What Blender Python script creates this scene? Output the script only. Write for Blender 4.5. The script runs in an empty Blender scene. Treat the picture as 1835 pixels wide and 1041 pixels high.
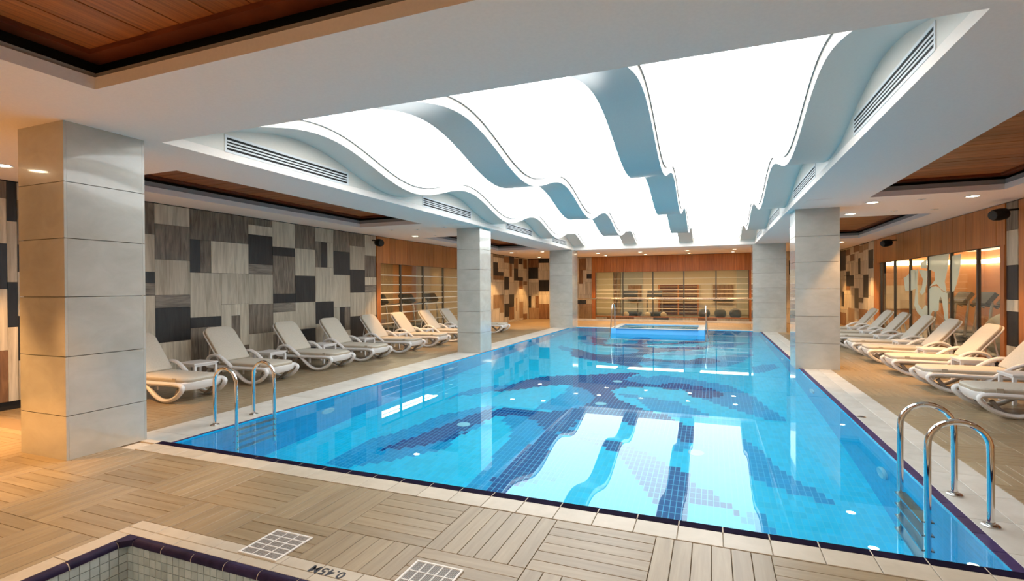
import bpy, bmesh, math, random, json
from mathutils import Matrix, Vector
random.seed(7)
PI = math.pi
SC = bpy.context.scene
COL = SC.collection

# ------------------------------------------------------------------ camera, world, exposure
EYE = Vector((0.0, 0.0, 1.5))
YAW, PITCH, ROLL, FPX = 0.374406, -0.0051566, -0.0063281, 912.44
def make_camera():
    f = Vector((-math.sin(YAW) * math.cos(PITCH), math.cos(YAW) * math.cos(PITCH), math.sin(PITCH)))
    r = Vector((math.cos(YAW), math.sin(YAW), 0.0))
    u = r.cross(f)
    r2 = r * math.cos(ROLL) + u * math.sin(ROLL)
    u2 = -r * math.sin(ROLL) + u * math.cos(ROLL)
    cd = bpy.data.cameras.new('camera')
    cd.sensor_fit = 'HORIZONTAL'
    cd.sensor_width = 36.0
    cd.lens = 36.0 * FPX / 1835.0
    cd.clip_start = 0.05
    cd.clip_end = 200
    co = bpy.data.objects.new('camera', cd)
    COL.objects.link(co)
    m = Matrix((r2, u2, -f)).transposed().to_4x4()
    m.translation = EYE
    co.matrix_world = m
    SC.camera = co
make_camera()
W = bpy.data.worlds.new('world')
SC.world = W
W.use_nodes = True
W.node_tree.nodes['Background'].inputs[0].default_value = (0.02, 0.02, 0.02, 1)
W.node_tree.nodes['Background'].inputs[1].default_value = 1.0
SC.view_settings.view_transform = 'Standard'
SC.view_settings.look = 'None'
SC.view_settings.gamma = 1.0
SC.view_settings.use_curve_mapping = False
SC.view_settings.exposure = 0.0
SC.cycles.use_denoising = True
SC.cycles.max_bounces = 14
SC.cycles.diffuse_bounces = 5
SC.cycles.glossy_bounces = 6
SC.cycles.transmission_bounces = 10
SC.cycles.transparent_max_bounces = 16
SC.cycles.sample_clamp_indirect = 8.0

PANEL_LIGHT = 4.7       # radiance of the luminous ceiling
SPOT_W = 430.0          # power of a warm downlight
WARM = (1.0, 0.52, 0.18)

# ------------------------------------------------------------------ materials
MATS = {}
def lin(r, g, b):
    def c(v):
        v /= 255.0
        return v / 12.92 if v <= 0.04045 else ((v + 0.055) / 1.055) ** 2.4
    return (c(r), c(g), c(b), 1.0)
def base_mat(name):
    m = bpy.data.materials.new(name)
    m.use_nodes = True
    MATS[name] = m
    return m, m.node_tree, m.node_tree.nodes['Principled BSDF']
def coords(nt, scale):
    tc = nt.nodes.new('ShaderNodeTexCoord')
    oi = nt.nodes.new('ShaderNodeObjectInfo')
    mul = nt.nodes.new('ShaderNodeVectorMath'); mul.operation = 'MULTIPLY_ADD'
    mul.inputs[1].default_value = (17.3, 31.7, 11.1)
    comb = nt.nodes.new('ShaderNodeCombineXYZ')
    for i in range(3):
        nt.links.new(oi.outputs['Random'], comb.inputs[i])
    nt.links.new(comb.outputs[0], mul.inputs[0])
    nt.links.new(tc.outputs['Object'], mul.inputs[2])
    mp = nt.nodes.new('ShaderNodeMapping')
    mp.inputs['Scale'].default_value = scale
    nt.links.new(mul.outputs[0], mp.inputs['Vector'])
    return mp.outputs[0], oi
def grained(name, c1, c2, scale=(4, 4, 4), rough=0.5, rand=0.12, spread=(0.3, 0.7), detail=6.0, distort=0.4, bump=0.0, spec=0.5, coat=0.0, metal=0.0):
    m, nt, p = base_mat(name)
    v, oi = coords(nt, scale)
    nz = nt.nodes.new('ShaderNodeTexNoise')
    nz.inputs['Scale'].default_value = 1.0
    nz.inputs['Detail'].default_value = detail
    nz.inputs['Roughness'].default_value = 0.6
    nz.inputs['Distortion'].default_value = distort
    nt.links.new(v, nz.inputs['Vector'])
    cr = nt.nodes.new('ShaderNodeValToRGB')
    cr.color_ramp.elements[0].position = spread[0]
    cr.color_ramp.elements[1].position = spread[1]
    cr.color_ramp.elements[0].color = c1
    cr.color_ramp.elements[1].color = c2
    nt.links.new(nz.outputs['Fac'], cr.inputs['Fac'])
    hs = nt.nodes.new('ShaderNodeHueSaturation')
    mr = nt.nodes.new('ShaderNodeMapRange')
    mr.inputs['To Min'].default_value = 1.0 - rand
    mr.inputs['To Max'].default_value = 1.0 + rand
    nt.links.new(oi.outputs['Random'], mr.inputs['Value'])
    nt.links.new(mr.outputs[0], hs.inputs['Value'])
    nt.links.new(cr.outputs['Color'], hs.inputs['Color'])
    nt.links.new(hs.outputs['Color'], p.inputs['Base Color'])
    p.inputs['Roughness'].default_value = rough
    p.inputs['Specular IOR Level'].default_value = spec
    p.inputs['Metallic'].default_value = metal
    if coat:
        p.inputs['Coat Weight'].default_value = coat
        p.inputs['Coat Roughness'].default_value = 0.05
    if bump:
        b = nt.nodes.new('ShaderNodeBump')
        b.inputs['Strength'].default_value = bump
        b.inputs['Distance'].default_value = 0.004
        nt.links.new(nz.outputs['Fac'], b.inputs['Height'])
        nt.links.new(b.outputs[0], p.inputs['Normal'])
    return m
def plain(name, c, rough=0.5, metal=0.0, spec=0.5):
    m, nt, p = base_mat(name)
    # very faint procedural mottling keeps the surface from looking flat
    v, oi = coords(nt, (9, 9, 9))
    nz = nt.nodes.new('ShaderNodeTexNoise')
    nz.inputs['Detail'].default_value = 3
    nt.links.new(v, nz.inputs['Vector'])
    mr = nt.nodes.new('ShaderNodeMapRange')
    mr.inputs['To Min'].default_value = 0.95
    mr.inputs['To Max'].default_value = 1.05
    nt.links.new(nz.outputs['Fac'], mr.inputs['Value'])
    hs = nt.nodes.new('ShaderNodeHueSaturation')
    hs.inputs['Color'].default_value = c
    nt.links.new(mr.outputs[0], hs.inputs['Value'])
    nt.links.new(hs.outputs[0], p.inputs['Base Color'])
    p.inputs['Roughness'].default_value = rough
    p.inputs['Metallic'].default_value = metal
    p.inputs['Specular IOR Level'].default_value = spec
    return m
def emitter(name, c, s):
    m = bpy.data.materials.new(name); m.use_nodes = True
    nt = m.node_tree; nt.nodes.clear()
    e = nt.nodes.new('ShaderNodeEmission'); e.inputs[0].default_value = c; e.inputs[1].default_value = s
    o = nt.nodes.new('ShaderNodeOutputMaterial'); nt.links.new(e.outputs[0], o.inputs[0])
    MATS[name] = m
    return m
def thin_glass(name, tint, refl=1.0):
    m = bpy.data.materials.new(name); m.use_nodes = True
    nt = m.node_tree; nt.nodes.clear()
    t = nt.nodes.new('ShaderNodeBsdfTransparent'); t.inputs[0].default_value = tint
    g = nt.nodes.new('ShaderNodeBsdfGlossy'); g.inputs['Roughness'].default_value = 0.0
    f = nt.nodes.new('ShaderNodeFresnel')
    # the pane is a thin slab: its back face must not act as the inside of a block of glass
    ge = nt.nodes.new('ShaderNodeNewGeometry')
    io = nt.nodes.new('ShaderNodeMapRange'); io.inputs['To Min'].default_value = 1.45; io.inputs['To Max'].default_value = 1 / 1.45
    nt.links.new(ge.outputs['Backfacing'], io.inputs['Value']); nt.links.new(io.outputs[0], f.inputs['IOR'])
    mu = nt.nodes.new('ShaderNodeMath'); mu.operation = 'MULTIPLY'; mu.inputs[1].default_value = refl
    nt.links.new(f.outputs[0], mu.inputs[0])
    mx = nt.nodes.new('ShaderNodeMixShader')
    nt.links.new(mu.outputs[0], mx.inputs[0]); nt.links.new(t.outputs[0], mx.inputs[1]); nt.links.new(g.outputs[0], mx.inputs[2])
    o = nt.nodes.new('ShaderNodeOutputMaterial'); nt.links.new(mx.outputs[0], o.inputs[0])
    MATS[name] = m
    return m
def frosted(name):
    m = bpy.data.materials.new(name); m.use_nodes = True
    nt = m.node_tree; nt.nodes.clear()
    t = nt.nodes.new('ShaderNodeBsdfTransparent')
    d = nt.nodes.new('ShaderNodeBsdfDiffuse'); d.inputs[0].default_value = (0.72, 0.76, 0.68, 1)
    tl = nt.nodes.new('ShaderNodeBsdfTranslucent'); tl.inputs[0].default_value = (0.8, 0.82, 0.74, 1)
    m1 = nt.nodes.new('ShaderNodeMixShader'); m1.inputs[0].default_value = 0.4
    nt.links.new(d.outputs[0], m1.inputs[1]); nt.links.new(tl.outputs[0], m1.inputs[2])
    m2 = nt.nodes.new('ShaderNodeMixShader'); m2.inputs[0].default_value = 0.86
    nt.links.new(t.outputs[0], m2.inputs[1]); nt.links.new(m1.outputs[0], m2.inputs[2])
    o = nt.nodes.new('ShaderNodeOutputMaterial'); nt.links.new(m2.outputs[0], o.inputs[0])
    MATS[name] = m
def water_mat(name):
    m = bpy.data.materials.new(name); m.use_nodes = True
    nt = m.node_tree; nt.nodes.clear()
    g = nt.nodes.new('ShaderNodeBsdfGlass'); g.inputs['IOR'].default_value = 1.33
    g.inputs['Roughness'].default_value = 0.0; g.inputs['Color'].default_value = (0.80, 0.985, 1.0, 1)
    o = nt.nodes.new('ShaderNodeOutputMaterial'); nt.links.new(g.outputs[0], o.inputs[0])
    MATS[name] = m
def mosaic(name, c, grout, sx, sy, amount=0.35):
    """small glazed tiles: a faint grout grid of pitch sx * sy over a colour that varies a little from tile to tile"""
    m, nt, p = base_mat(name)
    tc = nt.nodes.new('ShaderNodeTexCoord')
    sp = nt.nodes.new('ShaderNodeSeparateXYZ'); nt.links.new(tc.outputs['UV'], sp.inputs[0])
    masks = []; cells = []
    for i, s in ((0, sx), (1, sy)):
        d = nt.nodes.new('ShaderNodeMath'); d.operation = 'DIVIDE'; d.inputs[1].default_value = s
        nt.links.new(sp.outputs[i], d.inputs[0])
        fr = nt.nodes.new('ShaderNodeMath'); fr.operation = 'FRACT'; nt.links.new(d.outputs[0], fr.inputs[0])
        lt = nt.nodes.new('ShaderNodeMath'); lt.operation = 'LESS_THAN'; lt.inputs[1].default_value = 0.008 / s
        nt.links.new(fr.outputs[0], lt.inputs[0]); masks.append(lt)
        fl = nt.nodes.new('ShaderNodeMath'); fl.operation = 'FLOOR'; nt.links.new(d.outputs[0], fl.inputs[0]); cells.append(fl)
    mx = nt.nodes.new('ShaderNodeMath'); mx.operation = 'MAXIMUM'
    nt.links.new(masks[0].outputs[0], mx.inputs[0]); nt.links.new(masks[1].outputs[0], mx.inputs[1])
    am = nt.nodes.new('ShaderNodeMath'); am.operation = 'MULTIPLY'; am.inputs[1].default_value = amount
    nt.links.new(mx.outputs[0], am.inputs[0])
    cb = nt.nodes.new('ShaderNodeCombineXYZ')
    nt.links.new(cells[0].outputs[0], cb.inputs[0]); nt.links.new(cells[1].outputs[0], cb.inputs[1])
    wn = nt.nodes.new('ShaderNodeTexWhiteNoise'); wn.noise_dimensions = '2D'; nt.links.new(cb.outputs[0], wn.inputs['Vector'])
    mr = nt.nodes.new('ShaderNodeMapRange'); mr.inputs['To Min'].default_value = 0.93; mr.inputs['To Max'].default_value = 1.07
    nt.links.new(wn.outputs['Value'], mr.inputs['Value'])
    hs = nt.nodes.new('ShaderNodeHueSaturation'); hs.inputs['Color'].default_value = c
    nt.links.new(mr.outputs[0], hs.inputs['Value'])
    mc = nt.nodes.new('ShaderNodeMix'); mc.data_type = 'RGBA'
    nt.links.new(am.outputs[0], mc.inputs['Factor'])
    nt.links.new(hs.outputs[0], mc.inputs['A']); mc.inputs['B'].default_value = grout
    nt.links.new(mc.outputs['Result'], p.inputs['Base Color'])
    p.inputs['Roughness'].default_value = 0.25
    return m

plain('ceiling_paint', (0.93, 0.84, 0.765, 1), 0.7, spec=0.2)
plain('band_paint', (0.70, 0.655, 0.58, 1), 0.35, spec=0.35)
plain('dark_gap', (0.012, 0.010, 0.009, 1), 0.8)
plain('grey_moulding', (0.32, 0.30, 0.28, 1), 0.6)
plain('grey_line', (0.12, 0.13, 0.13, 1), 0.6)
emitter('luminous_panel', (0.97, 1.0, 1.0, 1), PANEL_LIGHT)
emitter('lamp_lens', (1.0, 0.80, 0.52, 1), 30.0)
emitter('gym_light', (1.0, 0.84, 0.55, 1), 18.0)
grained('ceiling_wood_y', (0.20, 0.055, 0.014, 1), (0.50, 0.170, 0.045, 1), (40, 0.5, 22), 0.4, 0.16)
grained('ceiling_wood_x', (0.23, 0.068, 0.016, 1), (0.48, 0.165, 0.045, 1), (0.8, 22, 22), 0.4, 0.16)
grained('red_wood', (0.10, 0.022, 0.010, 1), (0.20, 0.052, 0.020, 1), (3, 3, 20), 0.35, 0.05)
grained('fascia_wood', (0.34, 0.112, 0.024, 1), (0.56, 0.215, 0.055, 1), (24, 24, 1.0), 0.35, 0.12)
grained('frame_wood', (0.33, 0.105, 0.024, 1), (0.50, 0.180, 0.048, 1), (20, 20, 1.5), 0.3, 0.08)
grained('beige', (0.38, 0.335, 0.25, 1), (0.62, 0.565, 0.45, 1), (13, 13, 1.1), 0.45, 0.14, (0.32, 0.62), distort=0.8)
grained('gray', (0.092, 0.071, 0.050, 1), (0.31, 0.258, 0.200, 1), (14, 14, 1.6), 0.45, 0.12, (0.33, 0.72), distort=1.0)
grained('grain', (0.12, 0.10, 0.08, 1), (0.36, 0.32, 0.26, 1), (1.6, 1.6, 16), 0.45, 0.1, (0.33, 0.7), distort=1.0)
grained('dark', (0.010, 0.010, 0.011, 1), (0.034, 0.032, 0.032, 1), (14, 14, 1.6), 0.4, 0.15, (0.35, 0.8), distort=1.0)
grained('brown', (0.13, 0.060, 0.024, 1), (0.30, 0.160, 0.072, 1), (14, 14, 1.6), 0.45, 0.12, (0.33, 0.7), distort=1.0)
grained('tan', (0.22, 0.135, 0.07, 1), (0.38, 0.255, 0.14, 1), (14, 14, 1.6), 0.45, 0.12, (0.33, 0.7), distort=1.0)
grained('travertine', (0.45, 0.43, 0.375, 1), (0.55, 0.53, 0.475, 1), (3.0, 3.0, 5.0), 0.2, 0.05, (0.3, 0.75), detail=9, distort=0.5, coat=0.9)
plain('stone_joint', (0.22, 0.20, 0.17, 1), 0.8)
grained('plank_x', (0.225, 0.165, 0.092, 1), (0.325, 0.252, 0.155, 1), (1.6, 26, 26), 0.34, 0.10, (0.3, 0.7), bump=0.15)
grained('plank_y', (0.235, 0.176, 0.103, 1), (0.340, 0.268, 0.168, 1), (26, 1.6, 26), 0.34, 0.10, (0.3, 0.7), bump=0.15)
plain('plank_joint', (0.19, 0.135, 0.08, 1), 0.8)
grained('coping', (0.44, 0.385, 0.30, 1), (0.54, 0.48, 0.39, 1), (5, 5, 5), 0.38, 0.04)
grained('coping_pale', (0.52, 0.50, 0.45, 1), (0.66, 0.64, 0.59, 1), (4, 4, 4), 0.35, 0.04)
grained('coping_grey', (0.46, 0.45, 0.41, 1), (0.60, 0.59, 0.55, 1), (4, 4, 4), 0.35, 0.04)
plain('grout', (0.60, 0.52, 0.42, 1), 0.8)
grained('bullnose', (0.012, 0.009, 0.030, 1), (0.036, 0.024, 0.066, 1), (9, 9, 9), 0.5, 0.15, spec=0.12)
grained('edge_black', (0.006, 0.004, 0.014, 1), (0.014, 0.010, 0.028, 1), (9, 9, 9), 0.85, 0.1, spec=0.03)
grained('rim_blue', (0.022, 0.014, 0.075, 1), (0.045, 0.030, 0.13, 1), (9, 9, 9), 0.35, 0.1, spec=0.2)
grained('grey_tile', (0.36, 0.43, 0.45, 1), (0.47, 0.54, 0.56, 1), (8, 8, 8), 0.25, 0.12)
mosaic('tile_light', (0.004, 0.65, 0.92, 1), (0.20, 0.76, 0.90, 1), 0.06, 0.12, 0.30)
mosaic('tile_medium', (0.003, 0.36, 0.68, 1), (0.16, 0.68, 0.92, 1), 0.06, 0.12, 0.55)
mosaic('tile_navy', (0.008, 0.075, 0.28, 1), (0.20, 0.60, 0.90, 1), 0.06, 0.12, 0.75)
mosaic('tile_wall', (0.006, 0.48, 0.80, 1), (0.20, 0.62, 0.90, 1), 0.12, 0.06, 0.3)
mosaic('tile_spa', (0.14, 0.50, 0.90, 1), (0.15, 0.52, 0.92, 1), 0.06, 0.06, 0.3)
water_mat('water')
plain('chrome', (0.80, 0.80, 0.79, 1), 0.06, 1.0)
plain('steel', (0.60, 0.59, 0.57, 1), 0.25, 1.0)
plain('white_resin', (0.78, 0.77, 0.76, 1), 0.32)
plain('grey_resin', (0.30, 0.27, 0.24, 1), 0.5)
grained('cushion', (0.56, 0.52, 0.44, 1), (0.64, 0.60, 0.52, 1), (60, 60, 60), 0.85, 0.04, spec=0.2)
plain('cushion_edge', (0.46, 0.40, 0.31, 1), 0.85, spec=0.2)
plain('black_plastic', (0.010, 0.010, 0.011, 1), 0.7, spec=0.2)
plain('dark_rubber', (0.03, 0.03, 0.03, 1), 0.6)
plain('lettering', (0.012, 0.012, 0.02, 1), 0.5)
plain('grate_frame', (0.75, 0.74, 0.72, 1), 0.4)
plain('grate_cell', (0.33, 0.32, 0.31, 1), 0.5)
plain('vent_white', (0.74, 0.75, 0.75, 1), 0.5)
plain('gym_wall', (0.58, 0.47, 0.33, 1), 0.7)
plain('gym_orange', (0.45, 0.20, 0.075, 1), 0.5)
plain('gym_floor', (0.16, 0.12, 0.08, 1), 0.4)
plain('gym_grey', (0.40, 0.38, 0.31, 1), 0.6)
plain('gym_dark', (0.035, 0.035, 0.035, 1), 0.4)
plain('mullion', (0.10, 0.095, 0.085, 1), 0.35, 0.6)
plain('stripe_film', (0.80, 0.76, 0.64, 1), 0.5)
plain('ball_grey', (0.10, 0.10, 0.095, 1), 0.4)
plain('ball_cream', (0.60, 0.50, 0.32, 1), 0.5)
thin_glass('pane_glass', (0.96, 0.94, 0.90, 1), 1.0)
frosted('frosted_film')

# ------------------------------------------------------------------ mesh helpers
class MB:
    def __init__(self):
        self.v = []; self.f = []; self.mi = []; self.mats = []; self.uv = {}
    def m(self, name):
        if name not in self.mats:
            self.mats.append(name)
        return self.mats.index(name)
    def quad(self, pts, mat, uv=None):
        i = len(self.v)
        self.v += [tuple(p) for p in pts]
        self.f.append(tuple(range(i, i + len(pts)))); self.mi.append(self.m(mat))
        if uv:
            self.uv[len(self.f) - 1] = uv
    def box(self, x0, x1, y0, y1, z0, z1, mat, M=None):
        i = len(self.v)
        P = [(x0, y0, z0), (x1, y0, z0), (x1, y1, z0), (x0, y1, z0), (x0, y0, z1), (x1, y0, z1), (x1, y1, z1), (x0, y1, z1)]
        if M is not None:
            P = [tuple(M @ Vector(p)) for p in P]
        self.v += P
        k = self.m(mat)
        for q in ((0, 3, 2, 1), (4, 5, 6, 7), (0, 1, 5, 4), (1, 2, 6, 5), (2, 3, 7, 6), (3, 0, 4, 7)):
            self.f.append(tuple(i + a for a in q)); self.mi.append(k)
        return self
    def bbox(self, x0, x1, y0, y1, z0, z1, mat, b=0.004):
        """box with a bevelled top edge"""
        i = len(self.v); k = self.m(mat)
        self.v += [(x0, y0, z0), (x1, y0, z0), (x1, y1, z0), (x0, y1, z0),
                   (x0, y0, z1 - b), (x1, y0, z1 - b), (x1, y1, z1 - b), (x0, y1, z1 - b),
                   (x0 + b, y0 + b, z1), (x1 - b, y0 + b, z1), (x1 - b, y1 - b, z1), (x0 + b, y1 - b, z1)]
        for q in ((0, 3, 2, 1), (8, 9, 10, 11), (0, 1, 5, 4), (1, 2, 6, 5), (2, 3, 7, 6), (3, 0, 4, 7),
                  (4, 5, 9, 8), (5, 6, 10, 9), (6, 7, 11, 10), (7, 4, 8, 11)):
            self.f.append(tuple(i + a for a in q)); self.mi.append(k)
        return self
    def prism(self, poly, axis, a0, a1, mat):
        """closed outline in the two axes other than AXIS, extruded along AXIS from a0 to a1"""
        i = len(self.v); n = len(poly); k = self.m(mat)
        for a in (a0, a1):
            for p, q in poly:
                self.v.append({'x': (a, p, q), 'y': (p, a, q), 'z': (p, q, a)}[axis])
        self.f.append(tuple(range(i, i + n))); self.mi.append(k)
        self.f.append(tuple(range(i + 2 * n - 1, i + n - 1, -1))); self.mi.append(k)
        for j in range(n):
            j2 = (j + 1) % n
            self.f.append((i + j, i + n + j, i + n + j2, i + j2)); self.mi.append(k)
        return self
    def tube(self, pts, r, mat, n=10, closed=False, sq=1.0, side=None):
        """round tube along a path; SIDE keeps a fixed sideways direction and SQ widens the section along it"""
        i = len(self.v); k = self.m(mat)
        P = [Vector(p) for p in pts]; L = len(P)
        up0 = Vector((0, 0, 1))
        for j in range(L):
            a = P[(j - 1) % L] if (closed or j > 0) else P[j]
            b = P[(j + 1) % L] if (closed or j < L - 1) else P[j]
            t = (b - a).normalized()
            if side is not None:
                s = Vector(side)
            else:
                ref = up0 if abs(t.z) < 0.95 else Vector((0, 1, 0))
                s = t.cross(ref).normalized()
            u = s.cross(t).normalized()
            rr = r[j] if isinstance(r, (list, tuple)) else r
            for q in range(n):
                an = 2 * PI * q / n
                self.v.append(tuple(P[j] + s * (math.cos(an) * rr * sq) + u * (math.sin(an) * rr)))
        for j in range(L if closed else L - 1):
            for q in range(n):
                a = i + j * n + q; b = i + j * n + (q + 1) % n
                c = i + ((j + 1) % L) * n + (q + 1) % n; d = i + ((j + 1) % L) * n + q
                self.f.append((a, b, c, d)); self.mi.append(k)
        if not closed:
            self.f.append(tuple(i + q for q in range(n - 1, -1, -1))); self.mi.append(k)
            self.f.append(tuple(i + (L - 1) * n + q for q in range(n))); self.mi.append(k)
        return self
    def lathe(self, prof, mat, c=(0, 0, 0), n=20, M=None):
        """profile of (radius, z) turned about the z axis through c"""
        i = len(self.v); k = self.m(mat)
        for r, z in prof:
            for q in range(n):
                an = 2 * PI * q / n
                p = Vector((r * math.cos(an), r * math.sin(an), z))
                if M is not None:
                    p = M @ p
                self.v.append((c[0] + p.x, c[1] + p.y, c[2] + p.z))
        for j in range(len(prof) - 1):
            for q in range(n):
                self.f.append((i + j * n + q, i + j * n + (q + 1) % n, i + (j + 1) * n + (q + 1) % n, i + (j + 1) * n + q)); self.mi.append(k)
        if prof[0][0] > 1e-6:
            self.f.append(tuple(i + q for q in range(n - 1, -1, -1))); self.mi.append(k)
        if prof[-1][0] > 1e-6:
            o = i + (len(prof) - 1) * n
            self.f.append(tuple(o + q for q in range(n))); self.mi.append(k)
        return self
    def mesh(self, name, smooth=False):
        me = bpy.data.meshes.new(name)
        me.from_pydata(self.v, [], self.f)
        for n in self.mats:
            me.materials.append(MATS[n])
        me.polygons.foreach_set('material_index', self.mi)
        if self.uv:
            uvl = me.uv_layers.new(name='UVMap')
            for fi, uv in self.uv.items():
                for k, li in enumerate(me.polygons[fi].loop_indices):
                    uvl.data[li].uv = uv[k]
        me.update()
        if smooth:
            bm = bmesh.new(); bm.from_mesh(me)
            bmesh.ops.remove_doubles(bm, verts=bm.verts, dist=1e-6)
            bmesh.ops.recalc_face_normals(bm, faces=bm.faces)
            bm.to_mesh(me); bm.free()
            me.polygons.foreach_set('use_smooth', [True] * len(me.polygons))
            me.set_sharp_from_angle(angle=math.radians(38))
        return me
WM = {}
def link(name, data, parent=None, loc=None, world=True):
    o = bpy.data.objects.new(name, data)
    COL.objects.link(o)
    if loc is not None:
        o.location = loc
    if parent is not None:
        o.parent = parent
        if world:
            o.matrix_parent_inverse = WM.get(parent.name, Matrix.Identity(4)).inverted()
    WM[o.name] = Matrix.Translation(Vector(loc)) if loc is not None else Matrix.Identity(4)
    return o
def tag(o, label=None, cat=None, group=None, kind=None):
    if label: o['label'] = label
    if cat: o['category'] = cat
    if group: o['group'] = group
    if kind: o['kind'] = kind
    return o
def thing(name, loc, label, cat, group=None, kind=None):
    o = link(name, None, None, loc)
    o.empty_display_size = 0.1
    return tag(o, label, cat, group, kind)
def part(name, mb, parent, smooth=False, label=None):
    o = link(name, mb.mesh(name, smooth), parent)
    if label: o['label'] = label
    return o
def lpart(name, mb, parent, smooth=False, label=None):
    """a part modelled in its thing's own coordinates"""
    o = link(name, mb.mesh(name, smooth), parent, world=False)
    if label: o['label'] = label
    return o
def struct(name, mb, label, smooth=False):
    return tag(link(name, mb.mesh(name, smooth)), label, None, None, 'structure')
def copy_tree(o, parent=None):
    c = o.copy(); COL.objects.link(c)
    if parent is not None:
        c.parent = parent
    for ch in list(o.children):
        copy_tree(ch, c)
    return c

# ------------------------------------------------------------------ main dimensions
XL, XR, YB, YF = -8.86, 5.0, 24.9, -3.0      # walls
ZC = 3.0                                     # soffit
D = -0.11                                    # deck round the pool, one step below the near deck
PX0, PX1, PY0, PY1 = -5.30, 1.57, 3.42, 20.35
WZ, PZ = -0.125, -1.72                       # water and pool floor
RX0, RX1, RY0, RY1 = -5.20, 1.41, 3.53, 20.03  # ceiling recess
def wave(y):
    return 3.32 + 0.19 * math.cos(2 * PI * (y - 5.35) / 4.3)

# ------------------------------------------------------------------ ceiling
TRAYS = {'front': (-4.28, 2.2, -2.4, 2.41, 'y'), 'left_a': (-8.0, -6.25, 4.42, 10.23, 'x'), 'left_b': (-8.0, -6.25, 13.1, 18.9, 'x'),
         'right_a': (2.5, 4.29, 4.42, 10.3, 'x'), 'right_b': (2.5, 4.29, 13.1, 18.9, 'x')}
def build_ceiling():
    holes = [(RX0, RX1, RY0, RY1)] + [t[:4] for t in TRAYS.values()]
    xs = sorted({XL - 0.1, XR + 0.1} | {h[0] for h in holes} | {h[1] for h in holes})
    ys = sorted({YF - 0.1, YB + 0.1} | {h[2] for h in holes} | {h[3] for h in holes})
    mb = MB()
    for j in range(len(ys) - 1):
        run = None
        for i in range(len(xs)):
            solid = i < len(xs) - 1 and not any(h[0] <= xs[i] < h[1] and h[2] <= ys[j] < h[3] for h in holes)
            if solid and run is None:
                run = xs[i]
            if not solid and run is not None:
                mb.box(run, xs[i], ys[j], ys[j + 1], ZC, ZC + 0.09, 'ceiling_paint'); run = None
    c = struct('ceiling', mb, 'white plaster ceiling with timber-lined trays and a large recess over the pool')
    # recess walls and lid
    mb = MB()
    t = 0.06
    mb.box(RX0 - t, RX0, RY0 - t, RY1 + t, ZC + 0.09, 3.95, 'band_paint')
    mb.box(RX1, RX1 + t, RY0 - t, RY1 + t, ZC + 0.09, 3.95, 'band_paint')
    mb.box(RX0, RX1, RY0 - t, RY0, ZC + 0.09, 3.95, 'band_paint')
    mb.box(RX0, RX1, RY1, RY1 + t, ZC + 0.09, 3.95, 'band_paint')
    mb.box(RX0 - t, RX1 + t, RY0 - t, RY1 + t, 3.95, 4.0, 'band_paint')
    part('recess_lining', mb, c)
    for key, (x0, x1, y0, y1, ax) in TRAYS.items():
        g = 0.16
        mb = MB()       # dark shadow gap behind the lip, then the lid
        mb.box(x0 - g, x1 + g, y0 - g, y1 + g, 3.37, 3.40, 'dark_gap')
        for b in ((x0 - g - .03, x0 - g, y0 - g, y1 + g), (x1 + g, x1 + g + .03, y0 - g, y1 + g), (x0 - g, x1 + g, y0 - g - .03, y0 - g), (x0 - g, x1 + g, y1 + g, y1 + g + .03)):
            mb.box(*b, ZC + 0.09, 3.37, 'dark_gap')
        part('tray_lining', mb, c)
        mb = MB()       # moulding standing on the lip
        for b in ((x0 - .05, x0 - .012, y0 - .05, y1 + .05), (x1 + .012, x1 + .05, y0 - .05, y1 + .05), (x0 - .012, x1 + .012, y0 - .05, y0 - .012), (x0 - .012, x1 + .012, y1 + .012, y1 + .05)):
            mb.box(*b, ZC + 0.09, ZC + (0.125 if key == 'front' else 0.165), 'grey_moulding')
        part('tray_moulding', mb, c)
        ins = 0.06
        fx0, fx1, fy0, fy1 = x0 - ins, x1 + ins, y0 - ins, y1 + ins
        zw = 3.25
        wf = 0.14
        mb = MB()       # timber border
        for b in ((fx0, fx0 + wf, fy0, fy1), (fx1 - wf, fx1, fy0, fy1), (fx0 + wf, fx1 - wf, fy0, fy0 + wf), (fx0 + wf, fx1 - wf, fy1 - wf, fy1)):
            mb.box(*b, zw - 0.035, zw + 0.05, 'red_wood')
        part('timber_border', mb, c)
        a0, a1, b0, b1 = (fx0 + wf, fx1 - wf, fy0 + wf, fy1 - wf)
        pitch = 0.312 if ax == 'y' else 0.2
        if ax == 'y':
            n = int(round((a1 - a0) / pitch)); w = (a1 - a0) / n
            me = MB().box(-w / 2 + .006, w / 2 - .006, 0, b1 - b0, 0, 0.03, 'ceiling_wood_y').mesh('plank')
            for k in range(n):
                link('plank', me, c, (a0 + (k + .5) * w, b0, zw + random.uniform(0, .003)))
        else:
            n = int(round((b1 - b0) / pitch)); w = (b1 - b0) / n
            me = MB().box(0, a1 - a0, -w / 2 + .005, w / 2 - .005, 0, 0.03, 'ceiling_wood_x').mesh('plank')
            for k in range(n):
                link('plank', me, c, (a0, b0 + (k + .5) * w, zw + random.uniform(0, .003)))
    return c
CEIL = build_ceiling()

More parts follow.
